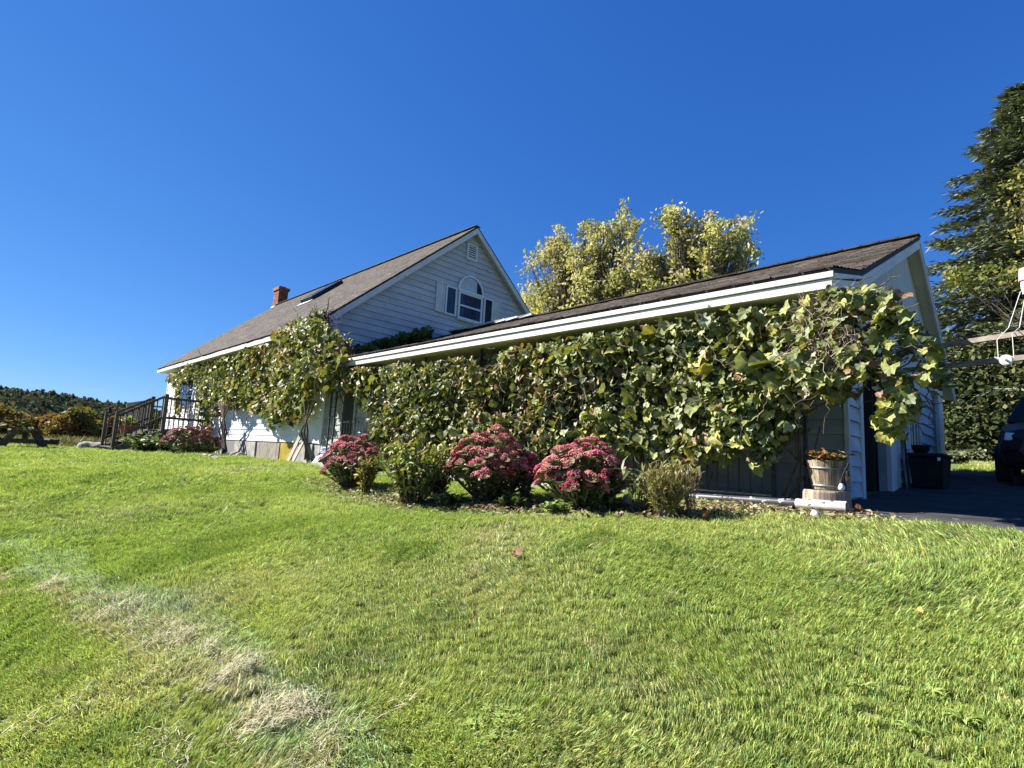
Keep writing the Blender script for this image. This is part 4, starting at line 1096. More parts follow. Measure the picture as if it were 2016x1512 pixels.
for k, (px, py) in enumerate(((332, 890), (345, 893), (352, 893), (366, 894), (381, 893), (392, 895), (404, 896), (416, 896), (424, 897), (433, 898))):
    q = atY(px, py, 5.9); rock('edging_stone', 'small pale edging stone before the deck, %s from the steps end' % ['first', 'second', 'third', 'fourth', 'fifth', 'sixth', 'seventh', 'eighth', 'ninth', 'tenth'][k], (q[0], q[1], gz(q[0], q[1]) + .03), (random.uniform(.10, .20), .11, random.uniform(.08, .14)), 40 + k, 'edging stones of the deck bed', c=(.85, .82, .78))
q = G(1215, 1000); rock('rock', 'white stone half hidden between stonecrop and golden tuft', (q[0], q[1] + .2, gz(q[0], q[1] + .2) + .05), (.07, .06, .08), 9, c=(1.8, 1.8, 1.8))
# solar garden lamp lying tilted in the bed
q = G(1226, 992); lamp = thing('garden_lamp', 'fallen solar garden lamp with chrome cap beside the golden tuft', 'lamp', (q[0], q[1], gz(q[0], q[1])))
p0 = Vector((q[0], q[1], gz(q[0], q[1]) + .05)); d = Vector((.55, .2, .6)).normalized()
m = MB(); m.tube([p0, p0 + d * .3], .008, 6); m.build('stake', M['rubber'], lamp)
m = MB(); m.tube([p0 - d * .06, p0 - d * .05, p0, p0 + d * .02], [.02, .045, .045, .02], 14); m.build('lamp_head', M['chrome'], lamp, smooth=True)
# the dead leaf and other small things on the grass
def dead_leaf(px, py, s, label, cols=None):
    q = G(px, py); sv, sf, rb = SHAPES[3]; V = sv * s * [1, 1, 2.2]
    me = np_mesh('fallen_leaf', V, sf, M['brownleaf'] if cols is None else ML['herb'], np.ones((len(V), 3)) * (cols or (1, 1, 1)), smooth=False)
    o = add('fallen_leaf', me); o.location = (q[0], q[1], gz(q[0], q[1]) + .05); o.rotation_euler = (.25, -.2, random.uniform(0, 6)); tag(o, label, 'leaf')
dead_leaf(1018, 1106, .06, 'curled brown leaf lying alone in the middle of the lawn')
dead_leaf(1812, 1224, .025, 'tiny orange leaf on the lawn at the right', (.6, .30, .05))
dead_leaf(1690, 1016, .065, 'crumpled brown leaf at the lawn edge past the pipe end')
dead_leaf(1385, 1028, .06, 'reddish leaf at the foot of the golden tuft', (.35, .12, .06))

# ================================================================== THINGS AT THE HOUSE FOOT
for k, (a, b_, lab) in enumerate((((566, 909), (594, 852), 'longer weathered plank leaning on the house wall'), ((575, 911), (599, 866), 'shorter weathered plank leaning on the house wall'))):
    p, q = atY(*a, 7.55 - .1 * k), atY(*b_, 7.98); p[2] = gz(p[0], p[1]) + .01
    m = MB(); m.bar(p, q, .24, .035, up=(0, -1, .3)); tag(m.build('leaning_plank', M['paleboard'], bevel=.005), lab, 'plank', 'planks leaning on the wall')
p = atY(617, 913, 7.6); m = MB(); m.bar((p[0], 7.6, gz(p[0], 7.6) - .02), (p[0] + .03, 7.95, .02), .30, .05, up=(0, -1, 0)); tag(m.build('white_post', M['trim'], bevel=.005), 'short white post leaning by the house corner', 'post')
p = atY(638, 900, 6.98)
sled = thing('plastic_sled', 'blue plastic sled standing upright at the porch corner', 'sled', (p[0], 6.98, -.4))
m = MB(); m.prism([(p[0] - .13, 6.98, -.40), (p[0] + .10, 6.98, -.40), (p[0] + .13, 7.0, -.1), (p[0] + .08, 7.02, .02), (p[0] - .06, 7.02, .02), (p[0] - .13, 7.0, -.1)], (0, .04, 0)); m.build('shell', M['blue'], sled, bevel=.01)
m = MB(); m.tube([(p[0] - .08, 6.965, -.35), (p[0] - .07, 6.965, -.02)], .01, 6); m.tube([(p[0] + .05, 6.965, -.35), (p[0] + .05, 6.965, -.02)], .01, 6); m.build('runner', M['white'], sled, kind='stuff')
p = atY(715, 865, 7.35)
pot = thing('flower_pot', 'red pot with a pale rim in the shaded porch', 'pot', (p[0], 7.35, -.3))
m = MB(); m.lathe(p[0], 7.35, [(.0, -.3), (.17, -.3), (.24, .05), (.25, .32), (.22, .32), (.21, .28), (0, .28)], 22); m.build('body', M['redplastic'], pot, smooth=True)
m = MB(); m.lathe(p[0], 7.35, [(.14, .33), (.15, .33), (.16, .45), (.13, .46), (.0, .44)], 20); m.build('jar', M['foil'], pot, smooth=True)
m = MB(); m.tube([(p[0], 7.36, .46), (p[0] + .03, 7.4, 1.2)], .03, 8); m.build('pole', M['trim'], pot)
# red hanging pots with green leaves on the deck steps
for k, (px, py, rr, lab, plant) in enumerate(((250, 846, .30, 'large red pot with pale leaves on the deck steps', True), (249, 865, .20, 'terracotta pot on the lower deck step', False))):
    p = atX(px, py, -28.25); z0 = p[2] - rr * .6
    t_ = (p[1] - SY0) / (DY0 - SY0)
    tr = SZ0 + .22 + (DZ - SZ0) * max(0, math.floor(t_ * 4)) / 4
    o = thing('red_pot', lab, 'pot', (p[0], p[1], z0))
    m = MB(); m.lathe(p[0], p[1], [(0, z0), (rr * .68, z0), (rr * .95, z0 + rr * 1.0), (rr * 1.08, z0 + rr * 1.0), (rr * 1.08, z0 + rr * 1.25), (rr * .95, z0 + rr * 1.25), (rr * .9, z0 + rr * 1.1), (0, z0 + rr * 1.08)], 22); m.build('body', M['terracotta'], o, smooth=False)
    m = MB(); m.box(p[0] - rr * .5, p[0] + rr * .5, p[1] - rr * .5, p[1] + rr * .5, min(tr, z0 - .03), z0 - .002); m.build('stand', M['deckwood'], o)
    if plant: leafy('geranium', 'pale green geranium growing in the large red pot', 'plant', (p[0], p[1], z0 + rr * 1.1), .75, .40, 18, 9, ROUND, .14, [(.20, .27, .10), (.28, .34, .15)], 61, splay=.9)
# picnic table seen from its end
tb = thing('picnic_table', 'dark weathered picnic table standing alone on the lawn crest', 'table', (-27, 2.0, gz(-27, 2.0)))
tz = gz(-27, 2) ; cy_ = 1.72; top = tz + .74
for k in range(5):
    m = MB(); yy = cy_ - .45 + k * .18; m.box(-29.0, -27.0, yy, yy + .165, top - .07, top + random.uniform(-.004, .006), wcol()); m.build('table_board', M['deckwood'], tb)
for s in (-1, 1):
    for x in (-28.6, -27.3):
        m = MB(); m.bar((x, cy_ + s * .28, top - .05), (x, cy_ + s * .66, tz - .02), .19, .05, up=(1, 0, 0), c=wcol()); m.build('leg', M['deckwood'], tb)
    for k in range(2):
        m = MB(); yy = cy_ + s * (.75 + k * .17); m.box(-29.0, -27.0, yy - .075, yy + .075, tz + .37, tz + .425, wcol()); m.build('seat_board', M['deckwood'], tb)
for x in (-28.55, -27.35):
    m = MB(); m.box(x - .02, x + .02, cy_ - 1.0, cy_ + 1.0, tz + .22, tz + .368, wcol()); m.build('crossbar', M['deckwood'], tb)
    m = MB(); m.box(x - .02, x + .02, cy_ - .4, cy_ + .4, top - .14, top - .05, wcol()); m.build('crossbar', M['deckwood'], tb)
m = MB(); m.bar((-27.4, cy_, tz + .33), (-27.75, cy_, top - .08), .16, .05, c=wcol()); m.build('brace', M['deckwood'], tb)

# ================================================================== BESIDE THE GARAGE END
def level(px, py, z_): d_ = ray(px, py); return d_ * (z_ / d_[2])
for k, (a, b_, z_, lab) in enumerate((((1838, 683), (2016, 656), 1.58, 'upper timber rail running out from the garage corner'), ((1850, 722), (2016, 704), 1.34, 'lower timber rail carrying the white pulley'))):
    p, q = level(*a, z_), level(*b_, z_); d_ = (q - p); p = p - d_ * .5; q = q + d_ * 1.4
    m = MB(); m.bar(p, q, .045, .058)
    o = m.build('timber_rail', M['timber'], bevel=.004); tag(o, lab, 'rail', 'timber rails at the garage corner')
    RAILQ = q
c = Vector(level(1981, 709, 1.27)); pul = thing('clothesline_pulley', 'white round clothesline pulley hanging on pale cord', 'pulley', c)
vd = c.normalized(); sd = vd.cross(Vector((0, 0, 1))).normalized(); 
m = MB(); m.tube([c - vd * .018, c - vd * .012, c + vd * .012, c + vd * .018], [.042, .056, .056, .042], 20); m.build('wheel', M['white'], pul)
m = MB(); m.tube([c - vd * .03, c + vd * .03], .012, 10); m.build('axle', M['steel'], pul)
m = MB(); up = Vector((0, 0, 1)); topc = Vector(level(2009, 574, 2.1)); top2 = Vector(level(2017, 590, 2.05))
e1 = c - sd * .06 + up * .02; e2 = c + sd * .06 + up * .02
m.tube([e1, e1 + up * .2, e1 * .55 + topc * .45, topc], .004, 5); m.tube([e2, e2 + up * .25, e2 * .5 + top2 * .5, top2], .004, 5); m.tube([e1, e1 - sd * .03 + up * .02], .008, 5); m.build('cord', M['rope'], pul, kind='stuff')
h_ = Vector(level(2024, 548, 2.2)); hb = thing('hanging_birdhouse', 'small pink and white birdhouse hanging at the picture edge', 'birdhouse', h_)
m = MB(); s_ = .075; m.lathe(h_.x, h_.y, [(0, h_.z - .19), (.05, h_.z - .17), (.062, h_.z - .10), (.062, h_.z - .02)], 14); m.build('body', M['white'], hb)
m = MB(); m.lathe(h_.x, h_.y, [(.078, h_.z - .025), (.078, h_.z + .0), (.07, h_.z + .11), (0, h_.z + .12)], 14); m.build('roof', M['pink'], hb)
m = MB(); m.tube([(h_.x, h_.y, h_.z + .11), (h_.x, h_.y, h_.z + .6)], .005, 5); m.build('hanger', M['rope'], hb)
# black bin with lid, kettle on it
bz = gz(-1.35, 11.6)
bn = thing('storage_bin', 'black lidded plastic bin against the garage end wall', 'bin', (-1.35, 11.6, bz))
m = MB(); m.hexa([(-1.76, 11.25, bz), (-1.36, 11.25, bz), (-1.36, 12.0, bz), (-1.76, 12.0, bz), (-1.80, 11.2, bz + .50), (-1.32, 11.2, bz + .50), (-1.32, 12.05, bz + .50), (-1.80, 12.05, bz + .50)]); m.build('body', M['bin'], bn, bevel=.02)
m = MB(); m.box(-1.82, -1.30, 11.16, 12.08, bz + .502, bz + .57); m.build('lid', M['bin'], bn, bevel=.02)
m = MB(); m.box(-1.40, -1.36, 11.14, 11.17, bz + .45, bz + .50); m.build('latch', M['white'], bn)
kt = thing('kettle_pot', 'dark round pot with a wire handle on the black bin', 'pot', (-1.66, 11.5, bz + .57))
m = MB(); m.lathe(-1.66, 11.5, [(0, bz + .572), (.08, bz + .572), (.12, bz + .63), (.125, bz + .69), (.14, bz + .695), (.14, bz + .71), (0, bz + .72)], 20); m.build('body', M['bin'], kt, smooth=True)
m = MB(); m.tube([(-1.66 + .05 * math.cos(t), 11.5, bz + .715 + .045 * math.sin(t)) for t in np.linspace(0, math.pi, 8)], .007, 5); m.build('handle', M['steel'], kt)
for k, (xx, yy, hh) in enumerate(((-1.75, 10.95, 1.3), (-1.80, 11.05, 1.05))):
    z0 = gz(xx, yy); m = MB(); m.tube([(xx, yy, z0), (xx - .08, yy + .05, z0 + hh)], .018, 6); tag(m.build('garden_stake', M['bin'] if k == 0 else M['greywood']), ['taller dark stake leaning on the garage end wall', 'shorter grey stake leaning on the garage end wall'][k], 'stake')
# dark car, nose towards the lawn
cz = gz(0, 14); car = thing('parked_car', 'dark car parked in shade on the drive, nose to the lawn', 'car', (.15, 14.5, cz))
def csec(y, zb, zt, w, hood): return [(.15 + s * w_, y, z_) for s, w_, z_ in ((-1, w * .92, zb), (-1, w, zb + .25), (-1, w, zt - .28), (-1, w * .93, zt - .06), (-1, w * .7, zt), (1, w * .7, zt), (1, w * .93, zt - .06), (1, w, zt - .28), (1, w, zb + .25), (1, w * .92, zb))]
secs = [csec(12.92, cz + .38, cz + .78, .62, 0), csec(13.0, cz + .28, cz + .92, .86, 0), csec(13.25, cz + .25, cz + 1.0, .93, 0), csec(13.9, cz + .25, cz + 1.10, .95, 0), csec(14.4, cz + .25, cz + 1.16, .95, 0), csec(17.3, cz + .3, cz + 1.15, .95, 0), csec(17.5, cz + .4, cz + 1.0, .85, 0)]
m = MB(); n = 10
for s_ in secs: m.v += s_; m.c += [(1, 1, 1)] * n
for i in range(len(secs) - 1):
    for k in range(n): m.f.append((i * n + k, i * n + (k + 1) % n, (i + 1) * n + (k + 1) % n, (i + 1) * n + k))
m.f.append(tuple(range(n))[::-1]); m.f.append(tuple((len(secs) - 1) * n + k for k in range(n)))
body = m.build('body', M['carpaint'], car, bevel=.04)
m = MB(); m.hexa([(-.72, 14.4, cz + 1.15), (1.02, 14.4, cz + 1.15), (1.02, 17.3, cz + 1.14), (-.72, 17.3, cz + 1.14), (-.5, 15.1, cz + 1.7), (.8, 15.1, cz + 1.7), (.8, 17.0, cz + 1.7), (-.5, 17.0, cz + 1.7)]); m.build('cabin', M['bin'], car, bevel=.05)
m = MB(); m.hexa([(-.51, 15.08, cz + 1.70), (.81, 15.08, cz + 1.70), (.81, 17.02, cz + 1.70), (-.51, 17.02, cz + 1.70), (-.45, 15.2, cz + 1.75), (.75, 15.2, cz + 1.75), (.75, 16.9, cz + 1.75), (-.45, 16.9, cz + 1.75)]); m.build('roof', M['carpaint'], car)
for x in (-.74, 1.04):
    for y in (13.75, 16.6):
        m = MB(); m.tube([(x - .11, y, cz + .33), (x + .11, y, cz + .33)], .33, 22); wh = m.build('wheel', M['rubber'], car)
        m = MB(); e = -.115 if x < 0 else .115; m.tube([(x + e, y, cz + .33), (x + e * .9, y, cz + .33)], .2, 16); m.build('rim', M['steel'], wh)
for s in (-1, 1):
    m = MB(); x = .15 + s * .66; m.hexa([(x - .17, 12.955, cz + .72), (x + .17, 12.955 + .02, cz + .72), (x + .17, 13.1, cz + .72), (x - .17, 13.1, cz + .72), (x - .15, 12.975, cz + .86), (x + .15, 12.99, cz + .86), (x + .15, 13.1, cz + .86), (x - .15, 13.1, cz + .86)]); m.build('headlight', M['glassy'], car, bevel=.02)
m = MB(); m.box(-.3, .6, 12.905, 12.93, cz + .48, cz + .70); m.build('grille', M['rubber'], car)
# white house across the way, post before it
wh = thing('neighbour_house', 'small white house far off beyond the drive', 'house', (-8, 72, gz(-8, 72)))
wz = gz(-8, 72)
m = MB(); m.box(-12, -7.0, 70, 78, wz - 1, wz + 1.5); m.build('wall', M['trim2'], wh)
m = MB(); m.prism([(-12.3, 69.6, wz + 1.5), (-12.3, 78.4, wz + 1.5), (-12.3, 74, wz + 3.2)], (5.6, 0, 0)); m.build('roof', M['farroof'], wh)
for x in (-10.6, -9.0, -7.6):
    m = MB(); m.box(x, x + .7, 69.93, 69.99, wz + .4, wz + 1.2); m.build('window', M['glass'], wh)
p = np.array((-4.05, 40.0)); z0 = gz(*p); m = MB(); m.box(p[0] - .16, p[0] + .16, p[1] - .1, p[1] + .1, z0 - .1, z0 + 1.1); m.box(p[0] - .55, p[0] + .9, p[1] - .06, p[1] + .06, z0 + 1.1, z0 + 1.3)
tag(m.build('bench_post', M['greywood']), 'dark post with a crosspiece on the far sunny grass', 'post')

# ================================================================== TREES
def limb(m, p, q, r0, r1_, r, wob=.06, n=5, sides=6):
    p, q = np.array(p, float), np.array(q, float); L = np.linalg.norm(q - p)
    pts = [p + (q - p) * t / n + (r.normal(size=3) * wob * L / n if 0 < t < n else 0) for t in range(n + 1)]
    m.tube(pts, [r0 + (r1_ - r0) * t / n for t in range(n + 1)], sides, cap=False); return pts
def leaf_cloud(centers, rads, n, size, cols, r, flat=.8, wts=None):
    """small folded leaf faces gathered in clumps inside each lobe"""
    V = []; C = []
    vol = np.array([a * b * c for a, b, c in rads]) ** (2 / 3); vol = vol / vol.sum()
    for (c0, rd, f) in zip(centers, rads, vol):
        k = max(3, int(n * f)); nc = max(4, k // 26)
        u = r.normal(size=(nc, 3)); u /= np.linalg.norm(u, axis=1)[:, None]; u *= (r.uniform(.25, 1.0, (nc, 1)) ** .45)
        cc = u * rd + c0; cr = np.mean(rd) * .30
        idx = r.integers(nc, size=k)
        p = cc[idx] + r.normal(size=(k, 3)) * cr * [1, 1, .8]
        a = r.normal(size=(k, 3)); a /= np.linalg.norm(a, axis=1)[:, None]
        b_ = np.cross(a, r.normal(size=(k, 3))); b_ /= np.linalg.norm(b_, axis=1)[:, None]
        s = size * r.uniform(.6, 1.3, (k, 1)); 
        q = np.stack([p - a * s, p - b_ * s * .55, p + a * s, p + b_ * s * .55], 1); V.append(q.reshape(-1, 3))
        tone = np.array(cols)[r.choice(len(cols), size=nc, p=wts)][idx] * r.uniform(.75, 1.25, (k, 1)); C.append(np.repeat(tone, 4, 0))
    V = np.concatenate(V); C = np.concatenate(C); F = np.arange(len(V)).reshape(-1, 4); return V, F, C
def broad_tree(name, label, base, lobes, n, size, cols, seed, trunk_r=.35, group=None, mat=None, wts=None, fork=.25):
    r = np.random.default_rng(seed); base = np.array(base, float); t = thing(name, label, 'tree', base, group)
    cs = [np.array(l[0]) for l in lobes]; rs = [np.array(l[1]) for l in lobes]
    m = MB(); top = np.mean(cs, 0); fk = base + (top - base) * fork; limb(m, base - [0, 0, .3], fk, trunk_r, trunk_r * .8, r, .02)
    for c0, rd in zip(cs, rs):
        e = c0 + np.array((0, 0, rd[2] * .55)); pts = limb(m, fk, e, trunk_r * .5, trunk_r * .06, r, .10, 7)
        for k in range(9):
            s0 = pts[2 + k % 5]; u = r.normal(size=3); u /= np.linalg.norm(u); u[2] = abs(u[2]) * .8; limb(m, s0, c0 + u * rd * .9, trunk_r * .14, trunk_r * .03, r, .08, 4, 4)
    m.build('trunk', M['bark'], t)
    V, F, C = leaf_cloud(cs, rs, n, size, cols, r, wts=wts)
    add('crown', np_mesh('crown', V - base, F, mat or ML['tree'], np.clip(C, 0, 1)), t); return t
def lobe(px, py, rx, ry, Y, dy=0):
    p = atY(px, py, Y + dy); k = np.linalg.norm(p) / FPX * 1.0; return (p, (rx * k, rx * k * .9, ry * k))
YT = 34
def ragged(mains, seed, k=7):
    r = np.random.default_rng(seed); out = []
    for (px, py, rx, ry) in mains:
        for j in range(k):
            a = r.uniform(0, 6.28); q = math.sqrt(r.uniform(.05, 1)); f = r.uniform(.34, .62)
            out.append(lobe(px + math.cos(a) * q * rx * .85, py + math.sin(a) * q * ry * .85, rx * f, ry * f * 1.05, YT, r.uniform(-2, 2)))
        out.append(lobe(px + r.uniform(-.2, .2) * rx, py - ry * .75, rx * .2, ry * .32, YT))
    return out
YC = [(.46, .41, .21), (.37, .35, .17), (.24, .25, .11), (.56, .51, .31), (.41, .35, .22)]
lo = ragged([(1080, 565, 48, 100), (1060, 615, 42, 50), (1150, 520, 45, 88), (1215, 470, 48, 72), (1190, 565, 58, 60), (1250, 550, 42, 62), (1105, 530, 46, 70), (1170, 480, 36, 40), (1110, 615, 65, 40), (1210, 600, 60, 40)], 71)
broad_tree('yellowing_tree', 'tall yellow green tree behind the garage next to the gable', (-25, YT, gz(-25, YT)), lo, 17000, .16, YC, 71, wts=[.28, .27, .17, .15, .13])
lo = ragged([(1330, 468, 44, 52), (1400, 462, 46, 46), (1442, 492, 36, 50), (1325, 545, 55, 50), (1425, 540, 46, 42), (1285, 545, 45, 55), (1370, 530, 50, 55), (1455, 535, 30, 36), (1300, 590, 50, 36), (1385, 580, 50, 26)], 72, 6)
broad_tree('yellowing_tree', 'second yellow green tree behind the garage with sky gaps', (-16, YT, gz(-16, YT)), lo, 12500, .16, YC, 72, wts=[.28, .27, .17, .15, .13])

def spruce(name, label, base, H, Rb, seed, cols, n_wh=34, start=.03, mat=None):
    r = np.random.default_rng(seed); base = np.array(base, float); t = thing(name, label, 'tree', base)
    m = MB(); limb(m, base - [0, 0, .3], base + [0, 0, H], .45, .03, r, .003, 8, 8)
    V = []; C = []
    for w in range(n_wh):
        f = start + (1 - start) * (w / n_wh) ** 1.0; z_ = H * f; R = Rb * (1 - f) ** .72 * r.uniform(.85, 1.08) + .15
        nb = int(7 + 5 * (1 - f))
        for b_ in range(nb):
            a = 2 * math.pi * b_ / nb + r.uniform(-.25, .25) + w; L = R * r.uniform(.72, 1.12)
            d = np.array((math.cos(a), math.sin(a), 0)); s0 = base + [0, 0, z_]
            rise = .20 * (f - .3); K = 10
            def pt(u): return s0 + d * L * u + np.array((0, 0, L * (rise * u - .22 * u * u + .10 * u ** 4)))
            m.tube([pt(u) for u in (0, .5, 1)], [.05 * (1 - f) + .015, .03 * (1 - f) + .01, .006], 4, cap=False)
            sd = np.array((-d[1], d[0], 0)); k = int(26 + 95 * (L / Rb)) * 4
            u = r.uniform(.10, 1.02, k); si = r.normal(size=k) * .15 * L * np.clip(1.15 - u, .15, 1)
            cen = s0 + d * (L * u)[:, None] + sd * si[:, None]; cen[:, 2] += L * (rise * u - .22 * u * u + .10 * u ** 4) - np.abs(si) * .25
            cen += r.normal(size=(k, 3)) * [.10, .10, .07]
            ax = d * r.uniform(.3, 1, (k, 1)) + sd * (np.sign(si) * r.uniform(0, .9, k))[:, None]; ax[:, 2] += r.uniform(-.55, .2, k); ax /= np.linalg.norm(ax, axis=1)[:, None]
            wv = np.cross(ax, r.normal(size=(k, 3)) * .5 + np.array((0, 0, 1))); wv /= np.linalg.norm(wv, axis=1)[:, None]; l = r.uniform(.2, .44, (k, 1)); ww = r.uniform(.03, .06, (k, 1))
            V.append(np.stack([cen, cen + ax * l * .5 + wv * ww, cen + ax * l, cen + ax * l * .5 - wv * ww], 1).reshape(-1, 3))
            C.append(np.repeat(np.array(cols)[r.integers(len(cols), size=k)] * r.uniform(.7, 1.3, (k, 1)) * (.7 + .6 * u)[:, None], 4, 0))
    V = np.concatenate(V); C = np.concatenate(C)
    m.build('trunk', M['bark'], t)
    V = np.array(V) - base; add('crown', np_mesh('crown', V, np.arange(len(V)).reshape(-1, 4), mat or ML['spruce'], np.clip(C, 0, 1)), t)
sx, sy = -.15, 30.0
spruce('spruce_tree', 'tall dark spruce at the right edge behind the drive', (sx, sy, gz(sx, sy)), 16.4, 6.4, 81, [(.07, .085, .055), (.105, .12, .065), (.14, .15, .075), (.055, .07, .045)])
# a yellow-leaved climber and hedge in front of the spruce
lo = [lobe(1950, 548, 55, 10, 24.5), lobe(1890, 545, 26, 7, 24.5), lobe(2005, 400, 14, 55, 24.5)]
broad_tree('climbing_tree', 'thin yellow leaved tree reaching up through the spruce', (1.2, 24, gz(1.2, 24)), lo, 900, .085, [(.26, .23, .06), (.15, .17, .05)], 82, trunk_r=.04, fork=.5)
lo = [lobe(1900, 800, 60, 60, 27), lobe(1960, 760, 70, 70, 27, 1), lobe(2030, 800, 70, 90, 27), lobe(1930, 850, 70, 40, 26), lobe(1990, 860, 60, 40, 26), lobe(1885, 860, 40, 40, 27)]
broad_tree('evergreen_hedge', 'dense evergreen screen below the spruce branches', (1, 27, gz(1, 27)), lo, 30000, .11, [(.045, .06, .025), (.065, .075, .03), (.10, .105, .04), (.03, .04, .02)], 83, trunk_r=.2, mat=ML['far'])
lo = [lobe(1925, 912, 30, 14, 33), lobe(1950, 905, 22, 16, 33)]
broad_tree('autumn_shrub', 'low orange tinted shrub on the far sunny grass', (-3.2, 33, gz(-3.2, 33)), lo, 900, .14, [(.32, .20, .06), (.28, .24, .07), (.20, .14, .05)], 84, trunk_r=.06)
# trees at the far side of the field
FT = [(-20, 838, 45, 36, 120, (0, 1), 'russet tree at the field edge, leftmost of the row'), (40, 846, 42, 26, 135, (2, 3), 'low green tree at the field edge behind the picnic table'), (95, 842, 26, 24, 118, (4, 0), 'small orange tree left of the large golden one'),
      (142, 838, 34, 36, 112, (0, 1, 4), 'large golden brown tree at the field edge'), (185, 845, 24, 30, 116, (3, 1), 'olive tree at the field edge beside the deck steps'), (228, 850, 22, 24, 118, (4, 0), 'rusty tree seen through the deck railing'), (280, 845, 30, 28, 125, (2, 1), 'dim green tree behind the upper deck steps')]
FP = [(.17, .11, .04), (.13, .11, .035), (.075, .085, .035), (.10, .105, .04), (.18, .095, .045)]
for k, (px, py, rx, ry, D, ci, lab) in enumerate(FT):
    d_ = ray(px, py); d_ = d_ / np.hypot(d_[0], d_[1]); rr = np.random.default_rng(90 + k); ls = []
    for j in range(7):
        qx, qy = px + rr.uniform(-.7, .7) * rx, py + rr.uniform(-.6, .5) * ry; dd = ray(qx, qy); p = dd / np.hypot(dd[0], dd[1]) * (D + rr.uniform(-3, 3)); kk = D / FPX
        ls.append((p, (rx * kk * rr.uniform(.35, .55), rx * kk * .45, ry * kk * rr.uniform(.35, .55))))
    bx_, by_ = d_[0] * D, d_[1] * D
    broad_tree('field_tree', lab, (bx_, by_, gz(bx_, by_)), ls, 2600, .42, [FP[c] for c in ci], 90 + k, trunk_r=.3, group='trees along the field edge')
def field_grass():
    r = np.random.default_rng(99); n = 26000
    d = r.uniform(38, 118, n); a = np.radians(r.uniform(-12, 22, n)); X, Y = -d * np.cos(a), d * np.sin(a)
    ok = ~((X > -40) & (Y > 3)); X, Y = X[ok], Y[ok]; n = len(X); Z = ground(X, Y)
    h = r.uniform(.3, .8, n) * np.where(d[ok] > 48, 1, .4); w = r.uniform(.08, .2, n); th = r.uniform(0, 6.28, n)
    dx, dy = np.cos(th) * w, np.sin(th) * w
    V = np.stack([np.stack([X - dx, Y - dy, Z], 1), np.stack([X + dx, Y + dy, Z], 1), np.stack([X + r.normal(size=n) * .2, Y + r.normal(size=n) * .2, Z + h], 1)], 1).reshape(-1, 3)
    c = np.array([(.30, .25, .13), (.24, .22, .10), (.16, .16, .06)])[r.integers(3, size=n)]
    tag(add('field_grass', np_mesh('field_grass', V, np.arange(len(V)).reshape(-1, 3), ML['far'], np.repeat(c, 3, 0))), 'tall dry grass of the field beyond the lawn', 'grass', None, 'stuff')
field_grass()

# ================================================================== LAWN GRASS
def tuft(seed, nb, rad, hmin, hmax, wid, kind=0):
    r = np.random.default_rng(seed); V = []; F = []; C = []
    for _ in range(nb):
        a = r.uniform(0, 6.283); q = rad * math.sqrt(r.uniform()); x, y = q * math.cos(a), q * math.sin(a)
        h = r.uniform(hmin, hmax); th = r.uniform(0, 6.283); w = wid * r.uniform(.7, 1.3); la = r.uniform(0, 6.283); ln = h * r.uniform(.15, .9)
        sx_, sy_ = math.cos(th) * w / 2, math.sin(th) * w / 2; lx, ly = math.cos(la) * ln, math.sin(la) * ln; i = len(V)
        V += [(x - sx_, y - sy_, -.01), (x + sx_, y + sy_, -.01), (x + lx * .35 - sx_ * .9, y + ly * .35 - sy_ * .9, h * .6), (x + lx * .35 + sx_ * .9, y + ly * .35 + sy_ * .9, h * .6), (x + lx, y + ly, h * r.uniform(.75, 1.0))]
        F += [(i, i + 1, i + 3), (i, i + 3, i + 2), (i + 2, i + 3, i + 4)]
        g = r.uniform(.45, 1.6); hue = r.normal() * .12
        dry = r.uniform() < .08
        c = np.array((g * (1 + hue), g, g * (1 - hue))) if not dry else np.array((1.6, 1.2, 1.7)) * g * .8
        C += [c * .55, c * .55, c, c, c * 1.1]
    return V, F, C
def clover(seed):
    r = np.random.default_rng(seed); V = []; F = []; C = []
    for _ in range(16):
        x, y = r.normal(size=2) * .045; h = r.uniform(.03, .06); a0 = r.uniform(0, 6.28); g = r.uniform(.7, 1.2)
        for j in range(3):
            a = a0 + j * 2.094; ca, sa = math.cos(a), math.sin(a); i = len(V); s = .017 * r.uniform(.8, 1.3)
            V += [(x, y, h), (x + ca * s - sa * s * .6, y + sa * s + ca * s * .6, h + .004), (x + ca * s * 1.3, y + sa * s * 1.3, h), (x + ca * s + sa * s * .6, y + sa * s - ca * s * .6, h + .004)]
            F += [(i, i + 1, i + 2), (i, i + 2, i + 3)]; C += [np.array((1.0, 1.05, .9)) * g] * 4
    return V, F, C
protos = []
for k in range(5): protos.append(tuft(200 + k, 52, .055, .018, .055, .0038))
protos.append(tuft(210, 40, .06, .04, .09, .0042)); protos.append(clover(5))
PO = []
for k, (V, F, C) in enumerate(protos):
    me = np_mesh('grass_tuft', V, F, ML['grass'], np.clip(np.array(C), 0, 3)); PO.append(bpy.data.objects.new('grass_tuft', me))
def seg_dist(X, Y, pts):
    best = np.full(X.shape, 1e9)
    for a, b_ in zip(pts[:-1], pts[1:]):
        ax_, ay_ = a[:2]; bx_, by_ = b_[:2]; dx, dy = bx_ - ax_, by_ - ay_; t = np.clip(((X - ax_) * dx + (Y - ay_) * dy) / (dx * dx + dy * dy + 1e-9), 0, 1)
        best = np.minimum(best, np.hypot(X - ax_ - t * dx, Y - ay_ - t * dy))
    return best
PALE = [G(*p) for p in ((-150, 1040), (0, 1075), (120, 1120), (260, 1190), (400, 1270), (560, 1390), (700, 1520))]
STRAW = [G(*p) for p in ((-60, 1120), (60, 1150), (200, 1210), (330, 1290), (450, 1345), (540, 1420), (600, 1500))]
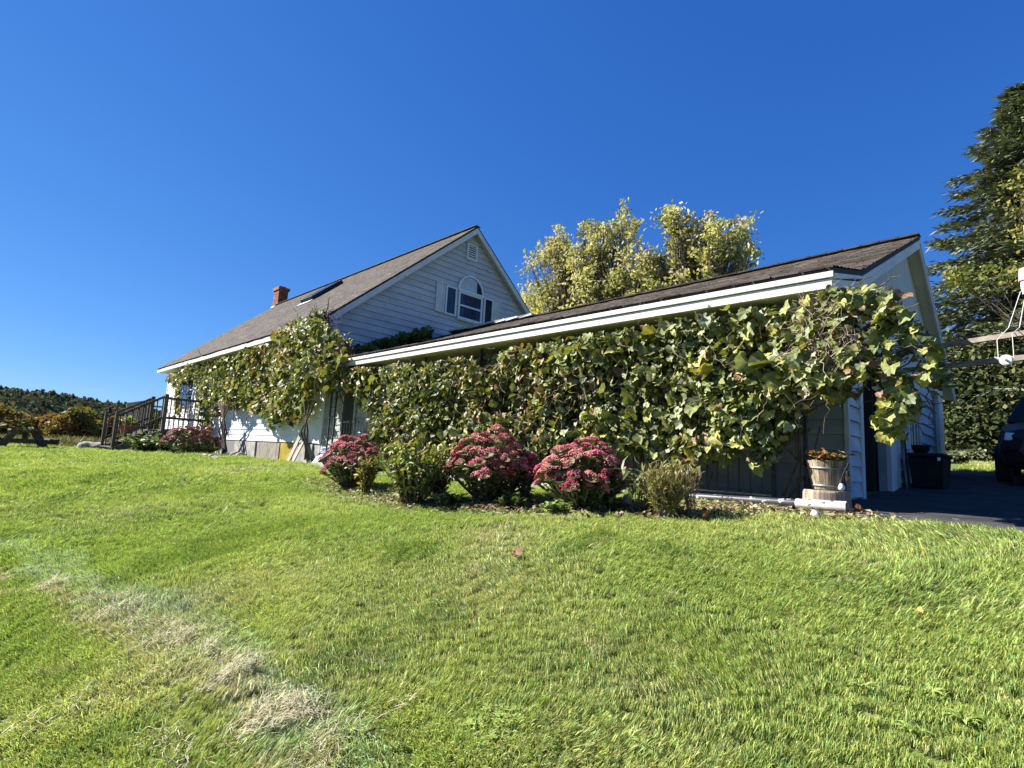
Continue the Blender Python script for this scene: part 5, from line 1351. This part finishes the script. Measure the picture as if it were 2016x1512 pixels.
def lawn():
    r = np.random.default_rng(300); P = []
    def band(r0, r1, dens):
        half = R_(62); mid = math.atan2(CR[2][1], CR[2][0]); area = half * (r1 * r1 - r0 * r0); n = int(area * dens)
        q = np.sqrt(r.uniform(r0 * r0, r1 * r1, n)); a = mid + r.uniform(-half, half, n); P.append(np.stack([q * np.cos(a), q * np.sin(a), np.full(n, (r0 + r1) / 2)], 1))
    band(1.4, 3.2, 1250); band(3.2, 5, 1000); band(5, 7.5, 680); band(7.5, 11, 400); band(11, 18, 150); band(18, 34, 60)
    P = np.concatenate(P); X, Y, D = P.T
    ok = (Y < 6.75) | (X < -14.4) & (Y < 8.0) | (X > -1.9)
    ok &= ~((X > -2.3) & (Y > 6.15 + .25 * fbm(X * 1.3, np.zeros_like(X), 9) - .05 * X) & (Y < 17.6)) & ~((Y > 7.2) & (X < -1.9) & (X > -37)) & ~((X < -27.7) & (X > -36) & (Y > 4.6))
    bed = sstep(.75, .25, seg_dist(X, Y, [G(640, 950), G(760, 985), G(900, 1000), G(1150, 1003), G(1320, 1013), atY(1500, 1012, 6.3), atY(1660, 1005, 6.3)]))
    ok &= r.uniform(size=len(X)) > bed * .88
    X, Y, D = X[ok], Y[ok], D[ok]; n = len(X); Z = ground(X, Y)
    n1, n2, n3 = fbm(X * .55, Y * .55, 31), fbm(X * 1.7, Y * 1.7, 41), fbm(X * 5, Y * 5, 51)
    dp = seg_dist(X, Y, PALE) + (n2 - .5) * .5; ds = seg_dist(X, Y, STRAW) + (n2 - .5) * .6
    pale = sstep(.24, .06, dp) * .75; straw = sstep(.17, .04, ds) * sstep(.35, .6, n3 * .5 + n2 * .5 + .1)
    # below the pale line the mown strip is thin and strawy
    left = sstep(-.1, .5, -(X * .0) + (seg_dist(X, Y, [G(-200, 1500), G(200, 1400), G(420, 1500)]) < 2.2) * 1.0) * sstep(.25, .6, n2)
    green = np.array((.285, .355, .095)); lime = np.array((.36, .41, .13)); deepg = np.array((.215, .285, .075)); paleg = np.array((.36, .41, .26)); tan_ = np.array((.46, .41, .26))
    t = sstep(.35, .65, n1)[:, None]; c = green * (1 - t) + lime * t
    t = sstep(.62, .78, n2)[:, None]; c = c * (1 - t) + deepg * t
    t = (pale * .9)[:, None]; c = c * (1 - t) + paleg * t
    t = np.clip(straw * .75 + left * .12 + sstep(.68, .86, n3) * .35 + .5 * sstep(.66, .84, n1), 0, .8)[:, None]; c = c * (1 - t) + tan_ * t
    far = sstep(9, 20, D)[:, None]; c = c * (1 - far * .25) + lime * far * .25
    c = c * r.uniform(.8, 1.2, (n, 1))
    idx = r.integers(0, 5, n); tall = r.uniform(size=n) < (.05 + pale * .75 + .12 * sstep(.6, .8, n1) + .25 * sstep(2.2, 1.0, np.hypot(X - .2, Y - 5.4)))
    idx[tall] = 5; cl = (r.uniform(size=n) < .3 * sstep(.66, .76, fbm(X * 1.1 + 9, Y * 1.1, 61))) & (D < 3); idx[cl] = 6
    sc = r.uniform(.75, 1.25, n) * (1 + .35 * (n2 - .5)) * np.interp(D, [2, 5, 8, 14, 26], [.72, .78, .95, 1.4, 1.9])
    # blades lean together in patches
    la = fbm(X * .7, Y * .7, 71, 2) * 9.0 + 2.2; tilt = np.radians(12 + 44 * fbm(X * 1.4, Y * 1.4, 81, 2)) * np.where(tall, 1.1, 1.0); tilt[cl] *= .2
    sp = r.uniform(0, 6.283, n); ux, uy = -np.sin(la), np.cos(la); ct, stt = np.cos(tilt), np.sin(tilt)
    T = np.zeros((n, 3, 3)); T[:, 0, 0] = ct + ux * ux * (1 - ct); T[:, 0, 1] = ux * uy * (1 - ct); T[:, 0, 2] = uy * stt
    T[:, 1, 0] = ux * uy * (1 - ct); T[:, 1, 1] = ct + uy * uy * (1 - ct); T[:, 1, 2] = -ux * stt; T[:, 2, 0] = -uy * stt; T[:, 2, 1] = ux * stt; T[:, 2, 2] = ct
    S = np.zeros((n, 3, 3)); S[:, 0, 0] = np.cos(sp); S[:, 0, 1] = -np.sin(sp); S[:, 1, 0] = np.sin(sp); S[:, 1, 1] = np.cos(sp); S[:, 2, 2] = 1
    Mx = T @ S; rot = np.stack([np.arctan2(Mx[:, 2, 1], Mx[:, 2, 2]), -np.arcsin(np.clip(Mx[:, 2, 0], -1, 1)), np.arctan2(Mx[:, 1, 0], Mx[:, 0, 0])], 1)
    me = bpy.data.meshes.new('grass'); me.vertices.add(n); me.vertices.foreach_set('co', np.stack([X, Y, Z], 1).astype(np.float32).ravel())
    a = me.attributes.new('rot', 'FLOAT_VECTOR', 'POINT'); a.data.foreach_set('vector', rot.astype(np.float32).ravel())
    a = me.attributes.new('scl', 'FLOAT', 'POINT'); a.data.foreach_set('value', sc.astype(np.float32))
    a = me.attributes.new('pick', 'INT', 'POINT'); a.data.foreach_set('value', idx.astype(np.int32))
    a = me.attributes.new('tint', 'FLOAT_COLOR', 'POINT'); a.data.foreach_set('color', np.concatenate([c, np.ones((n, 1))], 1).astype(np.float32).ravel())
    ob = add('grass', me); tag(ob, 'short mown lawn grass with strawy patches', 'grass', None, 'stuff')
    ng = bpy.data.node_groups.new('grass_scatter', 'GeometryNodeTree'); ng.interface.new_socket('Geometry', in_out='INPUT', socket_type='NodeSocketGeometry'); ng.interface.new_socket('Geometry', in_out='OUTPUT', socket_type='NodeSocketGeometry')
    N, L = ng.nodes, ng.links; gi, go = N.new('NodeGroupInput'), N.new('NodeGroupOutput'); inst = N.new('GeometryNodeInstanceOnPoints'); jn = N.new('GeometryNodeJoinGeometry')
    for o in reversed(PO):
        oi = N.new('GeometryNodeObjectInfo'); oi.inputs['Object'].default_value = o; oi.inputs['As Instance'].default_value = True; L.new(oi.outputs['Geometry'], jn.inputs['Geometry'])
    def na(name, ty):
        q = N.new('GeometryNodeInputNamedAttribute'); q.data_type = ty; q.inputs['Name'].default_value = name; return q.outputs['Attribute']
    L.new(gi.outputs[0], inst.inputs['Points']); L.new(jn.outputs[0], inst.inputs['Instance']); inst.inputs['Pick Instance'].default_value = True
    L.new(na('pick', 'INT'), inst.inputs['Instance Index']); L.new(na('rot', 'FLOAT_VECTOR'), inst.inputs['Rotation']); L.new(na('scl', 'FLOAT'), inst.inputs['Scale']); L.new(inst.outputs[0], go.inputs[0])
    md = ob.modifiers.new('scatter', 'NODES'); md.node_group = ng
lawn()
# raked-up dry clippings lying in wisps
def clippings():
    r = np.random.default_rng(310); V = []; F = []; C = []
    wisps = [(445, 1345, .10, .07, 330), (468, 1328, .08, .06, 150), (532, 1420, .11, .06, 260), (585, 1408, .10, .06, 220), (505, 1455, .10, .05, 160), (560, 1440, .07, .05, 150), (240, 1205, .10, .06, 260), (330, 1265, .09, .06, 240), (410, 1290, .08, .05, 180), (180, 1190, .10, .05, 220), (100, 1160, .1, .06, 240), (350, 1275, .08, .05, 160), (150, 1160, .14, .05, 160), (40, 1140, .2, .06, 200), (215, 1215, .16, .03, 110), (300, 1245, .16, .03, 110), (360, 1260, .2, .04, 150), (270, 1230, .2, .03, 160), (380, 1300, .2, .03, 150),
             (330, 1490, .14, .03, 110), (620, 1490, .16, .03, 110), (690, 1445, .15, .03, 100), (90, 1430, .2, .03, 120), (1950, 1100, .3, .03, 120), (640, 955, .4, .03, 150), (700, 985, .4, .03, 150)]
    for (px, py, rad, hh, n) in wisps:
        n = int(n * .65)
        g = G(px, py); dirn = r.uniform(0, 3.14)
        for _ in range(n):
            u, v_ = r.normal() * rad, r.normal() * rad * .4; x = g[0] + u * math.cos(dirn) - v_ * math.sin(dirn); y = g[1] + u * math.sin(dirn) + v_ * math.cos(dirn)
            z_ = gz(x, y) + .035 + abs(r.normal()) * hh * math.exp(-(u * u + v_ * v_) / (rad * rad)); a = dirn + r.normal() * .7; l = r.uniform(.035, .085); w = .0014; el = r.normal() * .35
            d = np.array((math.cos(a) * l, math.sin(a) * l, math.sin(el) * l)); s = np.array((-math.sin(a) * w, math.cos(a) * w, 0)); p = np.array((x, y, z_)); mid = p + d * .5 + np.array((0, 0, .25 * l * r.uniform(0, 1))) + s * r.normal() * 6; i = len(V)
            V += [p - s, p + s, mid - s, mid + s, p + d]; F += [(i, i + 1, i + 3), (i, i + 3, i + 2), (i + 2, i + 3, i + 4)]; C += [np.array([(.60, .54, .38), (.48, .42, .27), (.38, .30, .19), (.52, .50, .32)][r.integers(4)]) * r.uniform(.7, 1.2)] * 5
    tag(add('dry_clippings', np_mesh('dry_clippings', V, F, ML['straw'], np.array(C))), 'pale dry grass clippings lying in wisps on the lawn', 'grass', None, 'stuff')
clippings()
# leaf litter and bare strip under the bed plants
def litter():
    r = np.random.default_rng(320); V = []; F = []; C = []
    path = [G(640, 950), G(760, 985), G(900, 1000), G(1150, 1003), G(1320, 1013), atY(1500, 1012, 6.35), atY(1690, 1005, 6.3)]
    for _ in range(6500):
        k = r.integers(len(path) - 1); t = r.uniform(); p = path[k] * (1 - t) + path[k + 1] * t; x, y = p[0] + r.normal() * .22, p[1] + r.normal() * .28 + .1
        if y > 6.7: continue
        z_ = gz(x, y) + r.uniform(.005, .05); s = r.uniform(.012, .045); B = basis(np.array((0, 0, 1)) + r.normal(size=3) * .45, r.normal(size=3)); q = np.array([(-s, 0, 0), (0, -s * .5, .2 * s), (s, 0, 0), (0, s * .5, .2 * s)]) @ B.T + (x, y, z_); i = len(V)
        V += list(q); F.append((i, i + 1, i + 2, i + 3)); C += [np.array([(.30, .22, .13), (.20, .13, .08), (.40, .33, .20), (.12, .09, .05), (.24, .24, .09)][r.integers(5)]) * r.uniform(.7, 1.2)] * 4
    tag(add('leaf_litter', np_mesh('leaf_litter', V, F, ML['straw'], np.array(C))), 'dry leaf litter along the flower bed', 'litter', None, 'stuff')
litter()

# broad-leaved weeds standing among the mown blades
def weeds():
    r = np.random.default_rng(330); t = thing('lawn_weeds', 'broad leaved weeds scattered through the mown lawn', 'weeds', (0, 0, 0), None, 'stuff'); items = []
    spots = [(1830, 1375), (1800, 1450), (860, 1195), (1700, 1360), (1900, 1430), (640, 1075), (1270, 1480), (1760, 1130), (720, 1150), (420, 1060)]
    for (px, py) in spots:
        g = G(px, py); big = r.uniform(.7, 1.25)
        for k in range(int(r.integers(9, 17))):
            a = r.uniform(0, 6.283); d = np.array((math.cos(a), math.sin(a), r.uniform(.6, 2.0))); p = np.array((g[0], g[1], g[2] + .02)) + np.array((math.cos(a), math.sin(a), 0)) * r.uniform(0, .03)
            items.append((LANCE[0], LANCE[1], p, basis(np.array((-math.cos(a) * .6, -math.sin(a) * .6, 1)) + r.normal(size=3) * .2, d), .05 * big * r.uniform(.6, 1.2), np.array([(.30, .40, .10), (.38, .46, .13), (.24, .34, .08)][r.integers(3)]) * r.uniform(.8, 1.2)))
    clump_mesh(t, 'leaves', items, ML['herb'])
weeds()
